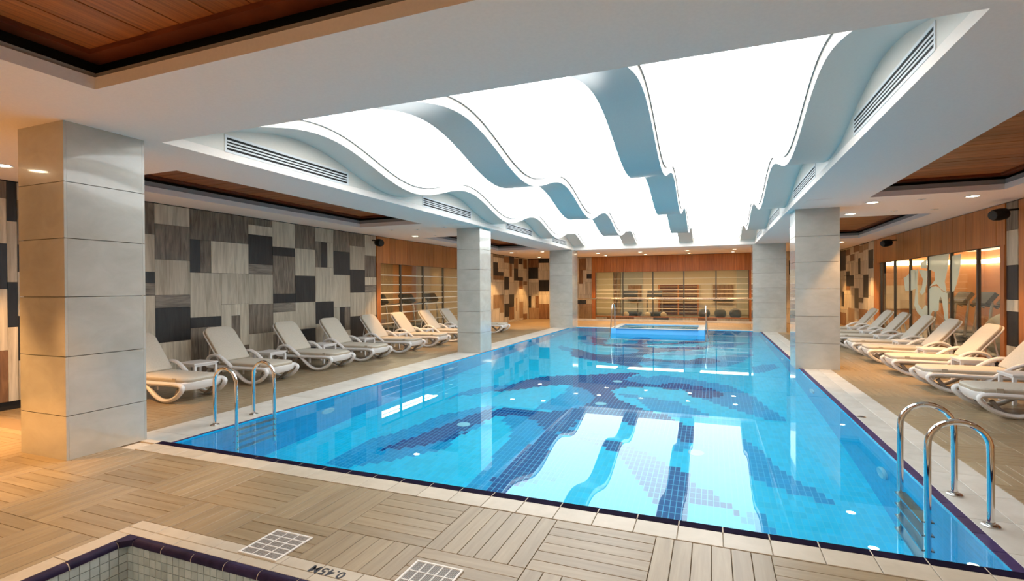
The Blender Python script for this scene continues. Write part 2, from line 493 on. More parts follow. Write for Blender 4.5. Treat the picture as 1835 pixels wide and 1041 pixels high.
BANDS = [(RX0, -4.745), (-3.20, -2.69), (-1.14, -0.645), (0.945, RX1)]
def build_bands():
    N = 150
    ys = [RY0 + (RY1 - RY0) * i / N for i in range(N + 1)]
    names = ['wavy white band along the left wall of the pool ceiling recess', 'second wavy white band of the pool ceiling from the left',
             'third wavy white band of the pool ceiling from the left', 'wavy white band along the right wall of the pool ceiling recess']
    for (x0, x1), lab in zip(BANDS, names):
        mb = MB()
        i0 = 0
        k = mb.m('band_paint')
        for y in ys:
            z = wave(y)
            mb.v += [(x0, y, z), (x1, y, z), (x1, y, z + .15), (x0, y, z + .15)]
        for i in range(N):
            a = 4 * i; b = a + 4
            for p, q in ((0, 1), (1, 2), (2, 3), (3, 0)):
                mb.f.append((a + p, a + q, b + q, b + p)); mb.mi.append(k)
        me = mb.mesh('trim', True)
        o = link('trim_%d' % (names.index(lab) + 1), me)
        tag(o, lab, None, None, 'structure')
    labs = ['left luminous wavy ceiling panel above the pool', 'middle luminous wavy ceiling panel above the pool', 'right luminous wavy ceiling panel above the pool']
    for s in range(3):
        x0, x1 = BANDS[s][1] + .002, BANDS[s + 1][0] - .002
        t = thing('light_panel', ((x0 + x1) / 2, (RY0 + RY1) / 2, 3.45), labs[s], 'ceiling light', 'luminous ceiling panels')
        mb = MB(); k = mb.m('luminous_panel')
        for y in ys:
            z = wave(y) + .13
            mb.v += [(x0, y, z), (x1, y, z)]
        for i in range(N):
            a = 2 * i
            mb.f.append((a, a + 2, a + 3, a + 1)); mb.mi.append(k)
        part('diffuser', mb, t, True)
        # grey joint line between the diffuser and the side of the band
        for xa, xb in ((x0 + .001, x0 + .016), (x1 - .016, x1 - .001)):
            mb = MB(); k = mb.m('grey_line')
            for y in ys:
                z = wave(y) + .118
                mb.v += [(xa, y, z), (xb, y, z), (xb, y, z + .01), (xa, y, z + .01)]
            for i in range(N):
                a = 4 * i; b = a + 4
                for p, q in ((0, 1), (1, 2), (2, 3), (3, 0)):
                    mb.f.append((a + p, a + q, b + q, b + p)); mb.mi.append(k)
            part('edge_strip', mb, t)
build_bands()

# ------------------------------------------------------------------ walls with panels
def wall_panels(parent, axis, fixed, sign, a0, a1, z0, z1, rects, amod, aoff, zmod=0.61, thick=0.02, rnd=None):
    """panels over [a0,a1] x [z0,z1]; RECTS first, the rest cut into beige (or random) panels on the module grid"""
    names = {'b': 'beige', 'k': 'dark', 'g': 'gray', 'h': 'grain', 'o': 'brown', 'n': 'tan', 'd': 'gray'}
    done = []
    def put(p0, p1, q0, q1, mat):
        e = 0.0025
        if p1 - p0 < .02 or q1 - q0 < .02:
            return
        th = thick + random.uniform(0, .004)
        mb = MB()
        f0, f1 = (fixed, fixed + sign * th) if sign > 0 else (fixed - th, fixed)
        if axis == 'x':
            mb.box(f0, f1, p0 + e, p1 - e, q0 + e, q1 - e, mat)
        else:
            mb.box(p0 + e, p1 - e, f0, f1, q0 + e, q1 - e, mat)
        link('panel', mb.mesh('panel'), parent)
    for r in rects:
        p0, p1, q0, q1, c = r
        p0, p1, q0, q1 = max(p0, a0), min(p1, a1), max(q0, z0), min(q1, z1)
        if p1 - p0 < .02 or q1 - q0 < .02:
            continue
        done.append((p0, p1, q0, q1)); put(p0, p1, q0, q1, names.get(c, c))
    bs = sorted({a0, a1} | {round(aoff + amod * i, 4) for i in range(-60, 80) if a0 < aoff + amod * i < a1})
    zs = sorted({z0, z1} | {round(z1 - zmod * i, 4) for i in range(1, 8) if z0 < z1 - zmod * i < z1})
    for i in range(len(bs) - 1):
        for j in range(len(zs) - 1):
            u0, u1, v0, v1 = bs[i], bs[i + 1], zs[j], zs[j + 1]
            us = sorted({u0, u1} | {c for d in done for c in d[:2] if u0 < c < u1})
            vs = sorted({v0, v1} | {c for d in done for c in d[2:] if v0 < c < v1})
            free = {(a, b) for a in range(len(us) - 1) for b in range(len(vs) - 1)
                    if not any(d[0] < (us[a] + us[a + 1]) / 2 < d[1] and d[2] < (vs[b] + vs[b + 1]) / 2 < d[3] for d in done)}
            while free:
                a, b = min(free)
                b2 = b
                while (a, b2 + 1) in free:
                    b2 += 1
                a2 = a
                while all((a2 + 1, bb) in free for bb in range(b, b2 + 1)):
                    a2 += 1
                for aa in range(a, a2 + 1):
                    for bb in range(b, b2 + 1):
                        free.discard((aa, bb))
                put(us[a], us[a2 + 1], vs[b], vs[b2 + 1], random.choice(rnd) if rnd else 'beige')

LEFT_MAIN = [[5.69,5.87,2.45,3.0,"gray"],[5.69,5.87,1.81,2.45,"beige"],[5.69,5.87,1.62,1.81,"dark"],[5.69,5.87,1.41,1.62,"grain"],[5.69,5.87,-0.11,1.41,"beige"],[5.87,6.5,2.64,3.0,"beige"],[5.87,6.5,2.03,2.64,"gray"],[5.87,6.5,1.41,2.03,"beige"],[5.87,6.5,1.19,1.41,"grain"],[5.87,6.5,0.59,1.19,"dark"],[5.87,6.5,-0.11,0.59,"beige"],[6.5,7.76,2.43,3.0,"gray"],[6.5,6.7,1.82,2.43,"dark"],[6.7,6.92,1.82,2.43,"gray"],[6.92,7.76,1.82,2.43,"beige"],[6.5,7.13,0.99,1.82,"beige"],[7.13,7.76,1.21,1.82,"beige"],[6.5,7.13,0.8,0.99,"dark"],[6.5,7.13,-0.11,0.8,"gray"],[7.13,7.35,-0.11,1.21,"beige"],[7.35,7.55,0.37,0.98,"gray"],[7.35,7.55,0.98,1.21,"beige"],[7.55,7.76,0.37,1.21,"beige"],[7.35,7.76,-0.11,0.37,"gray"],[7.76,8.38,2.84,3.0,"gray"],[7.76,8.38,2.64,2.84,"beige"],[7.76,8.38,2.03,2.64,"dark"],[7.76,8.38,1.82,2.03,"grain"],[7.76,8.38,1.19,1.82,"beige"],[7.76,8.38,0.58,1.19,"gray"],[7.76,8.38,-0.11,0.58,"beige"],[8.38,9.02,2.43,3.0,"beige"],[8.38,9.02,2.24,2.43,"dark"],[8.38,9.02,1.4,2.24,"gray"],[8.38,9.02,1.2,1.4,"dark"],[8.38,9.02,1.0,1.2,"grain"],[8.38,9.02,0.52,1.0,"beige"],[8.38,9.02,-0.11,0.52,"gray"],[9.02,9.65,2.44,3.0,"gray"],[9.02,9.65,1.81,2.44,"beige"],[9.02,9.65,1.2,1.81,"dark"],[9.02,9.65,0.57,1.2,"beige"],[9.02,9.65,-0.11,0.57,"dark"],[9.65,10.28,2.65,3.0,"beige"],[9.65,9.85,2.03,2.65,"gray"],[9.85,10.06,2.03,2.65,"dark"],[10.06,10.28,2.03,2.65,"beige"],[9.65,10.28,1.19,2.03,"beige"],[9.65,10.28,0.66,1.19,"dark"],[9.65,10.28,-0.11,0.66,"beige"],[10.28,10.91,2.46,3.0,"gray"],[10.28,10.91,1.86,2.46,"dark"],[10.28,10.91,1.03,1.86,"beige"],[10.5,10.68,0.43,1.03,"dark"],[10.68,10.91,0.43,1.03,"gray"],[10.28,10.5,0.43,1.03,"beige"],[10.28,10.91,-0.11,0.43,"beige"],[10.91,11.53,2.64,3.0,"gray"],[10.91,11.53,2.01,2.64,"beige"],[10.91,11.53,1.4,2.01,"dark"],[10.91,11.53,0.77,1.4,"beige"],[10.91,11.53,-0.11,0.77,"dark"],[11.53,12.03,2.42,3.0,"beige"],[11.53,12.03,1.82,2.42,"gray"],[11.53,12.03,1.6,1.82,"beige"],[11.53,12.03,1.4,1.6,"grain"],[11.53,12.03,0.76,1.4,"beige"],[11.53,12.03,-0.11,0.76,"gray"]]
LEFT_NEAR = [[3.27,3.91,2.75,3.0,"gray"],[3.27,3.91,2.14,2.75,"beige"],[3.27,3.91,1.53,2.14,"dark"],[3.27,3.91,0.7,1.53,"beige"],[3.27,3.91,0.0,0.7,"brown"],[3.91,4.02,2.45,3.0,"dark"],[3.91,4.02,1.62,2.45,"beige"],[3.91,4.02,1.01,1.62,"dark"],[3.91,4.02,0.0,1.01,"beige"],[4.02,4.6,2.14,2.75,"gray"],[4.6,5.1,0.9,1.53,"dark"]]
LEFT_FAR = [[20.33,21.55,2.86,2.98,"d"],[20.33,20.86,2.05,2.63,"k"],[20.86,21.51,2.05,2.22,"k"],[20.33,21.51,1.86,2.05,"o"],[21.59,22.22,2.66,2.96,"o"],[22.22,22.84,2.66,2.97,"k"],[21.59,22.17,1.42,2.02,"k"],[22.26,22.56,2.03,2.65,"o"],[22.84,23.38,1.86,2.43,"k"],[22.84,23.38,2.43,2.93,"o"],[23.43,24.03,2.67,2.96,"k"],[23.38,24.07,1.86,2.02,"k"],[23.52,24.03,1.44,1.86,"o"],[24.11,24.67,1.65,1.82,"o"],[24.11,24.67,2.47,2.94,"o"],[20.33,21.05,0.6,1.19,"n"],[21.05,21.51,0.38,1.18,"n"],[21.59,22.17,0.15,0.77,"k"],[22.17,22.81,0.6,1.19,"k"],[22.17,22.81,-0.01,0.6,"o"],[23.52,24.07,-0.01,0.8,"n"],[23.06,23.23,0.37,1.0,"n"],[24.07,24.67,-0.11,0.18,"o"]]
BACK_A = [[-8.86,-8.31,2.54,2.97,"o"],[-8.31,-7.75,2.77,2.98,"k"],[-8.86,-8.33,1.96,2.53,"k"],[-8.3,-7.75,1.32,1.89,"k"],[-8.86,-8.72,0.46,1.08,"k"],[-8.5,-8.3,0.46,1.08,"o"],[-8.3,-7.75,-0.11,0.66,"o"],[-8.86,-8.3,-0.11,0.46,"n"],[-6.2,-5.83,2.35,2.96,"o"],[-5.8,-5.55,1.94,2.16,"k"],[-6.3,-5.82,0.67,0.87,"k"],[-6.2,-5.55,-0.11,0.67,"n"],[-6.2,-5.99,1.68,2.35,"o"],[-7.4,-6.9,1.2,1.8,"k"],[-7.1,-6.6,.2,.8,"o"]]
RIGHT_FAR = [[23.93,24.88,2.12,2.95,"k"],[23.22,23.89,2.7,2.92,"o"],[23.29,23.89,1.91,2.07,"k"],[22.7,23.89,1.49,1.9,"k"],[21.92,22.7,2.76,2.98,"o"],[21.77,22.07,1.92,2.51,"k"],[20.76,21.4,1.08,1.88,"k"],[20.19,20.76,2.08,2.71,"k"],[22.01,22.6,0.66,1.41,"k"],[21.4,22.01,0.89,1.06,"k"],[24.23,24.67,0.66,1.26,"k"],[22.6,23.22,2.45,2.7,"o"],[23.89,24.88,-0.11,0.4,"o"],[21.4,21.92,2.69,2.94,"n"],[20.76,21.37,2.75,2.97,"n"],[20.85,22.01,0.25,0.66,"o"],[22.6,23.55,0.09,0.63,"n"],[23.22,23.89,1.33,1.49,"o"]]
RIGHT_STRIP = [[11.57,11.95,2.48,3.0,"gray"],[11.57,11.95,1.85,2.48,"beige"],[11.57,11.95,1.23,1.85,"dark"],[11.57,11.95,1.02,1.23,"beige"],[11.57,11.95,0.4,1.02,"dark"],[11.57,11.95,-0.11,0.4,"beige"]]
GLZ = (0.10, 2.23)        # sill and head of the gym windows
LW = (12.2, 19.4)         # left window along y
RW = (12.1, 19.46)        # right window along y
FW = (-5.36, 1.53)        # far window along x
ZP = 2.985
def build_walls():
    T = 0.14
    # left
    mb = MB(); x0, x1 = XL - .02 - T, XL - .022
    mb.box(x0, x1, YF, LW[0], -.2, 3.05, 'dark_gap'); mb.box(x0, x1, LW[1], YB + .1, -.2, 3.05, 'dark_gap')
    mb.box(x0, x1, LW[0], LW[1], -.2, GLZ[0], 'dark_gap'); mb.box(x0, x1, LW[0], LW[1], GLZ[1], 3.05, 'dark_gap')
    w = struct('wall_left', mb, 'left wall faced with a patchwork of beige, grey and black wood-grain panels')
    wall_panels(w, 'x', XL - .022, 1, 1.4, 5.69, 0.002, ZP, LEFT_NEAR, .625, 3.27, rnd=['beige', 'beige', 'gray', 'dark', 'beige'])
    wall_panels(w, 'x', XL - .022, 1, 5.69, 12.03, D + .002, ZP, LEFT_MAIN, .625, 5.87)
    wall_panels(w, 'x', XL - .022, 1, 19.6, YB, D + .002, ZP, LEFT_FAR, .625, 19.7)
    for y0 in range(-3, 1):
        part('panel', MB().box(XL - .022, XL, y0 + .01, min(y0 + .99, 1.39), 0, ZP, random.choice(['beige', 'gray'])), w)
    # right
    mb = MB(); x0, x1 = XR + .022, XR + .022 + T
    mb.box(x0, x1, YF, RW[0], -.2, 3.05, 'dark_gap'); mb.box(x0, x1, RW[1], YB + .1, -.2, 3.05, 'dark_gap')
    mb.box(x0, x1, RW[0], RW[1], -.2, GLZ[0], 'dark_gap'); mb.box(x0, x1, RW[0], RW[1], GLZ[1], 3.05, 'dark_gap')
    w = struct('wall_right', mb, 'right wall with wood-grain patchwork panels and a timber framed gym window')
    wall_panels(w, 'x', XR + .022, -1, 20.02, YB, D + .002, ZP, RIGHT_FAR, .61, 20.02)
    wall_panels(w, 'x', XR + .022, -1, 11.57, 11.95, D + .002, ZP, RIGHT_STRIP, .625, 11.57)
    k = 0
    while 11.55 - .32 * k > 3.5:
        y1 = 11.55 - .32 * k
        part('board', MB().box(XR, XR + .022, y1 - .315, y1, D, ZP, 'fascia_wood'), w); k += 1
    part('panel', MB().box(XR, XR + .022, YF, 3.2, 0, ZP, 'beige'), w)
    # back
    mb = MB(); y0, y1 = YB + .022, YB + .022 + T
    mb.box(XL - .1, FW[0], y0, y1, -.2, 3.05, 'dark_gap'); mb.box(FW[1], XR + .1, y0, y1, -.2, 3.05, 'dark_gap')
    mb.box(FW[0], FW[1], y0, y1, -.2, GLZ[0] - .03, 'dark_gap'); mb.box(FW[0], FW[1], y0, y1, GLZ[1], 3.05, 'dark_gap')
    w = struct('wall_back', mb, 'far end wall with wood-grain panels around the timber framed gym window')
    wall_panels(w, 'y', YB + .022, -1, XL + .01, -5.54, D + .002, ZP, BACK_A, .61, -8.91, rnd=None)
    wall_panels(w, 'y', YB + .022, -1, 1.66, XR - .01, D + .002, ZP, [[1.7, 2.3, 1.2, 1.8, 'k'], [2.6, 3.0, .3, .9, 'o'], [3.1, 3.7, 2.0, 2.6, 'k'], [1.7, 2.1, 2.3, 2.9, 'o']], .61, 1.66)
    wall_panels(w, 'y', YB + .022, -1, FW[0] - .18, FW[1] + .12, D + .002, GLZ[0] - .04, [[-4.8, -3.5, D, .1, 'o'], [-2.6, -1.9, D, .1, 'k'], [-.6, .2, D, .1, 'o']], .61, -5.54)
    # wall behind the camera
    mb = MB().box(XL - .1, XR + .1, YF - .12, YF, -.2, 3.05, 'beige')
    struct('wall_front', mb, 'plain beige wall behind the viewer')
build_walls()

def window(name, axis, fixed, span, sgn, mullions, label, posts, stripes, stripe_span=None, films=None):
    """timber framed glass wall; SGN is the direction towards the pool hall"""
    w = thing(name, (fixed, span[0], GLZ[0]) if axis == 'x' else (span[0], fixed, GLZ[0]), label, None, None, 'structure')
    def bx(mb, p0, p1, d0, d1, z0, z1, mat):
        lo, hi = sorted((fixed + sgn * d0, fixed + sgn * d1))
        if axis == 'x': mb.box(lo, hi, p0, p1, z0, z1, mat)
        else: mb.box(p0, p1, lo, hi, z0, z1, mat)
        return mb
    for p0, p1 in posts:
        part('post', bx(MB(), p0, p1, -.02, .03, D, GLZ[1], 'frame_wood'), w)
    a, b = posts[0][0], posts[-1][1]
    n = int(round((b - a) / .31)); st = (b - a) / n
    for k in range(n):
        part('board', bx(MB(), a + k * st + .003, a + (k + 1) * st - .003, -.02, .018 + random.uniform(0, .004), GLZ[1], ZP, 'fascia_wood'), w)
    part('sill', bx(MB(), span[0], span[1], -.06, .03, GLZ[0] - .04, GLZ[0], 'frame_wood'), w)
    edges = [span[0]] + list(mullions) + [span[1]]
    for m_ in edges:
        part('mullion', bx(MB(), m_ - .025, m_ + .025, -.07, -.01, GLZ[0], GLZ[1], 'mullion'), w)
    for k in range(len(edges) - 1):
        pn = part('pane', bx(MB(), edges[k] + .026, edges[k + 1] - .026, -.045, -.035, GLZ[0], GLZ[1], 'pane_glass'), w)
        if stripes:
            s0, s1 = edges[k] + .026, edges[k + 1] - .026
            if stripe_span and not (stripe_span[0] <= k <= stripe_span[1]):
                continue
            for z in stripes:
                o = part('film_stripe', bx(MB(), s0, s1, -.034, -.032, z - .013, z + .013, 'stripe_film'), pn)
    return w
ST = [1.90, 1.62, 1.375, 1.19, 1.0, 0.77, 0.48]
window('window_1', 'x', XL, LW, 1, [13.28, 14.58, 15.93, 17.2, 18.4], 'timber framed gym window with pale film stripes in the left wall', [(12.03, 12.2), (19.4, 19.6)], ST)
window('window_2', 'y', YB, FW, -1, [-4.02, -2.61, -1.22, 0.17], 'timber framed gym window with pale film stripes in the far end wall', [(-5.54, -5.36), (1.53, 1.65)], ST)
w3 = window('window_3', 'x', XR, RW, -1, [13.09, 14.33, 15.62, 16.89, 18.15], 'timber framed gym window with a frosted swirl design in the right wall', [(11.95, 12.1), (19.46, 20.02)], None)
NAVY = [[[-3.98,8.87],[-3.83,9.19],[-3.72,9.93],[-3.53,10.38],[-3.26,10.65],[-2.41,11.12],[-1.9,11.47],[-1.51,11.59],[-1.76,10.76],[-1.43,10.55],[-1.02,10.51],[-0.75,10.77],[-0.74,10.77],[-0.33,10.67],[0.02,10.45],[0.21,10.01],[0.01,9.7],[-0.16,9.61],[-0.34,9.73],[-0.57,10.23],[-0.61,10.11],[-1.1,10.27],[-1.66,10.04],[-1.78,9.74],[-1.7,9.43],[-1.5,9.04],[-1.19,8.73],[-0.83,8.47],[-0.75,8.52],[-0.47,8.1],[-0.25,7.94],[-0.05,7.49],[0.0,7.18],[-0.23,7.23],[-0.43,7.33],[-1.04,7.73],[-1.31,7.87],[-1.57,7.97],[-1.86,7.84],[-2.01,7.68],[-1.9,7.57],[-1.92,7.36],[-2.1,7.25],[-1.86,7.29],[-1.64,7.21],[-1.39,7.07],[-1.18,7.04],[-1.15,6.95],[-0.82,6.73],[-0.52,6.48],[-0.41,6.41],[-0.26,6.24],[-0.25,6.08],[-0.05,5.92],[0.08,5.76],[0.22,5.58],[0.27,5.48],[0.02,5.58],[-0.23,5.6],[-0.23,5.21],[-0.5,5.13],[-0.55,5.4],[-0.81,5.91],[-1.1,6.56],[-1.33,6.75],[-1.79,7.0],[-2.09,7.09],[-1.98,6.11],[-1.99,5.62],[-2.11,5.15],[-2.32,5.11],[-2.38,5.31],[-2.37,6.01],[-2.3,6.76],[-2.29,7.12],[-2.53,7.44],[-2.74,7.6],[-3.04,7.57],[-3.25,7.45],[-3.35,6.98],[-3.43,6.46],[-3.56,6.15],[-3.24,6.91],[-3.4,6.27],[-3.85,5.75],[-4.12,5.59],[-4.06,5.88],[-3.86,6.44],[-3.7,7.21],[-3.44,7.96],[-3.46,7.68],[-3.34,7.91],[-2.99,8.0],[-2.7,7.96],[-2.56,8.01],[-2.35,8.12],[-2.16,8.34],[-1.97,8.74],[-1.96,9.07],[-2.1,9.42],[-2.42,9.84],[-2.85,9.85],[-3.09,9.73],[-3.4,9.36],[-3.74,8.97]],[[-3.98,14.93],[-3.83,14.61],[-3.72,13.87],[-3.53,13.42],[-3.26,13.15],[-2.41,12.68],[-1.9,12.33],[-1.51,12.21],[-1.76,13.04],[-1.43,13.25],[-1.02,13.29],[-0.75,13.03],[-0.74,13.03],[-0.33,13.13],[0.02,13.35],[0.21,13.79],[0.01,14.1],[-0.16,14.19],[-0.34,14.07],[-0.57,13.57],[-0.61,13.69],[-1.1,13.53],[-1.66,13.76],[-1.78,14.06],[-1.7,14.37],[-1.5,14.76],[-1.19,15.07],[-0.83,15.33],[-0.75,15.28],[-0.47,15.7],[-0.25,15.86],[-0.05,16.31],[0.0,16.62],[-0.23,16.57],[-0.43,16.47],[-1.04,16.07],[-1.31,15.93],[-1.57,15.83],[-1.86,15.96],[-2.01,16.12],[-1.9,16.23],[-1.92,16.44],[-2.1,16.55],[-1.86,16.51],[-1.64,16.59],[-1.39,16.73],[-1.18,16.76],[-1.15,16.85],[-0.82,17.07],[-0.52,17.32],[-0.41,17.39],[-0.26,17.56],[-0.25,17.72],[-0.05,17.88],[0.08,18.04],[0.22,18.22],[0.27,18.32],[0.02,18.22],[-0.23,18.2],[-0.23,18.59],[-0.5,18.67],[-0.55,18.4],[-0.81,17.89],[-1.1,17.24],[-1.33,17.05],[-1.79,16.8],[-2.09,16.71],[-1.98,17.69],[-1.99,18.18],[-2.11,18.65],[-2.32,18.69],[-2.38,18.49],[-2.37,17.79],[-2.3,17.04],[-2.29,16.68],[-2.53,16.36],[-2.74,16.2],[-3.04,16.23],[-3.25,16.35],[-3.35,16.82],[-3.43,17.34],[-3.56,17.65],[-3.24,16.89],[-3.4,17.53],[-3.85,18.05],[-4.12,18.21],[-4.06,17.92],[-3.86,17.36],[-3.7,16.59],[-3.44,15.84],[-3.46,16.12],[-3.34,15.89],[-2.99,15.8],[-2.7,15.84],[-2.56,15.79],[-2.35,15.68],[-2.16,15.46],[-1.97,15.06],[-1.96,14.73],[-2.1,14.38],[-2.42,13.96],[-2.85,13.95],[-3.09,14.07],[-3.4,14.44],[-3.74,14.83]]]
MEDIUM = [[[-4.49,4.95],[-4.47,5.38],[-4.43,5.91],[-4.26,6.36],[-4.09,7.16],[-3.7,7.91],[-3.44,7.96],[-3.24,6.91],[-3.4,6.27],[-3.27,6.03],[-3.5,5.73],[-3.79,5.36],[-4.06,5.05],[-4.31,4.94]],[[-3.09,7.31],[-2.75,6.99],[-2.64,6.57],[-2.61,5.69],[-2.57,5.04],[-2.33,5.07],[-2.38,5.31],[-2.37,6.01],[-2.3,6.76],[-2.29,7.12],[-2.53,7.44],[-2.74,7.6],[-3.04,7.57]],[[0.38,7.81],[0.38,7.63],[0.52,7.43],[0.63,7.09],[0.7,6.78],[0.79,6.59],[0.91,6.38],[1.02,6.23],[1.16,5.97],[1.22,5.92],[0.98,5.98],[0.84,6.07],[0.64,6.16],[0.5,6.26],[0.41,6.38],[-0.15,6.76],[-0.38,7.34],[-0.47,6.86]],[[0.43,5.61],[0.48,5.45],[0.55,5.31],[0.59,5.25],[0.41,5.17],[0.27,5.39],[0.27,5.48]],[[-1.09,9.41],[-0.62,9.3],[-0.28,8.94],[-0.01,8.55],[-0.26,8.41],[-0.61,8.36],[-1.01,8.71],[-1.26,9.26],[-1.7,9.43],[-1.46,9.59]],[[-0.15,10.06],[0.21,10.01],[0.68,10.08],[0.82,9.42],[1.05,8.61],[0.81,8.6],[0.56,8.78],[0.19,9.16],[-0.16,9.61]],[[-1.29,11.14],[-1.01,11.5],[-0.35,11.18],[0.32,10.81],[0.67,10.1],[0.21,10.01],[0.02,10.45],[-0.33,10.67],[-0.74,10.77],[-0.75,10.77],[-1.02,10.51],[-1.43,10.55],[-1.76,10.76],[-1.47,11.3]],[[-4.44,8.05],[-4.47,8.65],[-4.34,8.97],[-4.12,9.35],[-3.74,9.57],[-3.83,9.19],[-3.98,8.87],[-4.14,8.55],[-4.38,8.39]],[[-2.67,9.85],[-2.42,9.84],[-2.1,9.42],[-1.96,9.07],[-1.97,8.74],[-2.16,8.34],[-2.35,8.12],[-2.79,8.02],[-2.69,8.78],[-2.6,9.29]],[[-0.55,8.1],[-0.29,7.37],[-0.36,6.9],[-0.48,7.02]],[[-2.01,7.68],[-1.9,7.57],[-1.92,7.36],[-2.1,7.25],[-2.07,6.95],[-1.98,6.85],[-1.95,7.17],[-1.84,7.34],[-1.85,7.8]],[[0.87,13.11],[1.18,13.54],[1.41,13.6],[1.42,13.19],[1.08,12.48],[0.81,12.18]],[[-1.92,6.9],[-1.63,6.23],[-1.64,5.7],[-2.13,5.29],[-1.99,5.62],[-1.98,6.11],[-2.07,7.03]],[[-4.49,18.85],[-4.47,18.42],[-4.43,17.89],[-4.26,17.44],[-4.09,16.64],[-3.7,15.89],[-3.44,15.84],[-3.24,16.89],[-3.4,17.53],[-3.27,17.77],[-3.5,18.07],[-3.79,18.44],[-4.06,18.75],[-4.31,18.86]],[[-3.09,16.49],[-2.75,16.81],[-2.64,17.23],[-2.61,18.11],[-2.57,18.76],[-2.33,18.73],[-2.38,18.49],[-2.37,17.79],[-2.3,17.04],[-2.29,16.68],[-2.53,16.36],[-2.74,16.2],[-3.04,16.23]],[[0.38,15.99],[0.38,16.17],[0.52,16.37],[0.63,16.71],[0.7,17.02],[0.79,17.21],[0.91,17.42],[1.02,17.57],[1.16,17.83],[1.22,17.88],[0.98,17.82],[0.84,17.73],[0.64,17.64],[0.5,17.54],[0.41,17.42],[-0.15,17.04],[-0.38,16.46],[-0.47,16.94]],[[0.43,18.19],[0.48,18.35],[0.55,18.49],[0.59,18.55],[0.41,18.63],[0.27,18.41],[0.27,18.32]],[[-1.09,14.39],[-0.62,14.5],[-0.28,14.86],[-0.01,15.25],[-0.26,15.39],[-0.61,15.44],[-1.01,15.09],[-1.26,14.54],[-1.7,14.37],[-1.46,14.21]],[[-0.15,13.74],[0.21,13.79],[0.68,13.72],[0.82,14.38],[1.05,15.19],[0.81,15.2],[0.56,15.02],[0.19,14.64],[-0.16,14.19]],[[-1.29,12.66],[-1.01,12.3],[-0.35,12.62],[0.32,12.99],[0.67,13.7],[0.21,13.79],[0.02,13.35],[-0.33,13.13],[-0.74,13.03],[-0.75,13.03],[-1.02,13.29],[-1.43,13.25],[-1.76,13.04],[-1.47,12.5]],[[-4.44,15.75],[-4.47,15.15],[-4.34,14.83],[-4.12,14.45],[-3.74,14.23],[-3.83,14.61],[-3.98,14.93],[-4.14,15.25],[-4.38,15.41]],[[-2.67,13.95],[-2.42,13.96],[-2.1,14.38],[-1.96,14.73],[-1.97,15.06],[-2.16,15.46],[-2.35,15.68],[-2.79,15.78],[-2.69,15.02],[-2.6,14.51]],[[-0.55,15.7],[-0.29,16.43],[-0.36,16.9],[-0.48,16.78]],[[-2.01,16.12],[-1.9,16.23],[-1.92,16.44],[-2.1,16.55],[-2.07,16.85],[-1.98,16.95],[-1.95,16.63],[-1.84,16.46],[-1.85,16.0]],[[-1.92,16.9],[-1.63,17.57],[-1.64,18.1],[-2.13,18.51],[-1.99,18.18],[-1.98,17.69],[-2.07,16.77]]]
FILMS = [[[15.64,2.21],[14.97,2.22],[14.45,2.22],[14.55,1.85],[14.69,1.58],[14.59,1.33],[14.84,1.39],[15.14,1.53],[15.39,1.5],[15.61,1.44],[15.25,1.62],[15.25,1.82],[15.53,1.88],[15.64,1.87]],[[14.33,2.15],[13.85,2.18],[13.87,1.96],[13.98,1.71],[14.08,1.52],[14.21,1.36],[14.34,1.34]],[[15.65,1.4],[15.39,1.47],[15.18,1.48],[14.97,1.43],[14.84,1.36],[14.55,1.31],[14.51,0.59],[14.7,0.72],[14.84,1.14],[14.91,1.24],[15.01,1.14],[15.03,0.91],[15.18,0.86],[15.39,0.87],[15.54,0.74],[15.65,0.63]],[[16.56,1.85],[16.33,1.94],[16.39,1.54],[16.34,1.01],[16.07,0.87],[15.84,1.0],[15.71,0.97],[15.71,0.66],[16.07,0.67],[16.4,0.79],[16.61,0.97],[16.49,1.44]],[[17.41,1.71],[17.08,1.78],[16.82,1.92],[16.51,1.91],[16.49,1.41],[16.91,1.35],[17.27,1.34]],[[16.29,1.91],[15.7,1.86],[15.76,1.53],[15.91,1.32],[16.07,1.25],[16.23,1.32],[16.07,1.44],[15.99,1.65]],[[16.14,2.08],[15.75,2.16],[15.74,1.92],[16.14,1.95]]]
for pl in FILMS:
    part('frosted_film', MB().prism(pl, 'x', XR + .030, XR + .034, 'frosted_film'), w3)

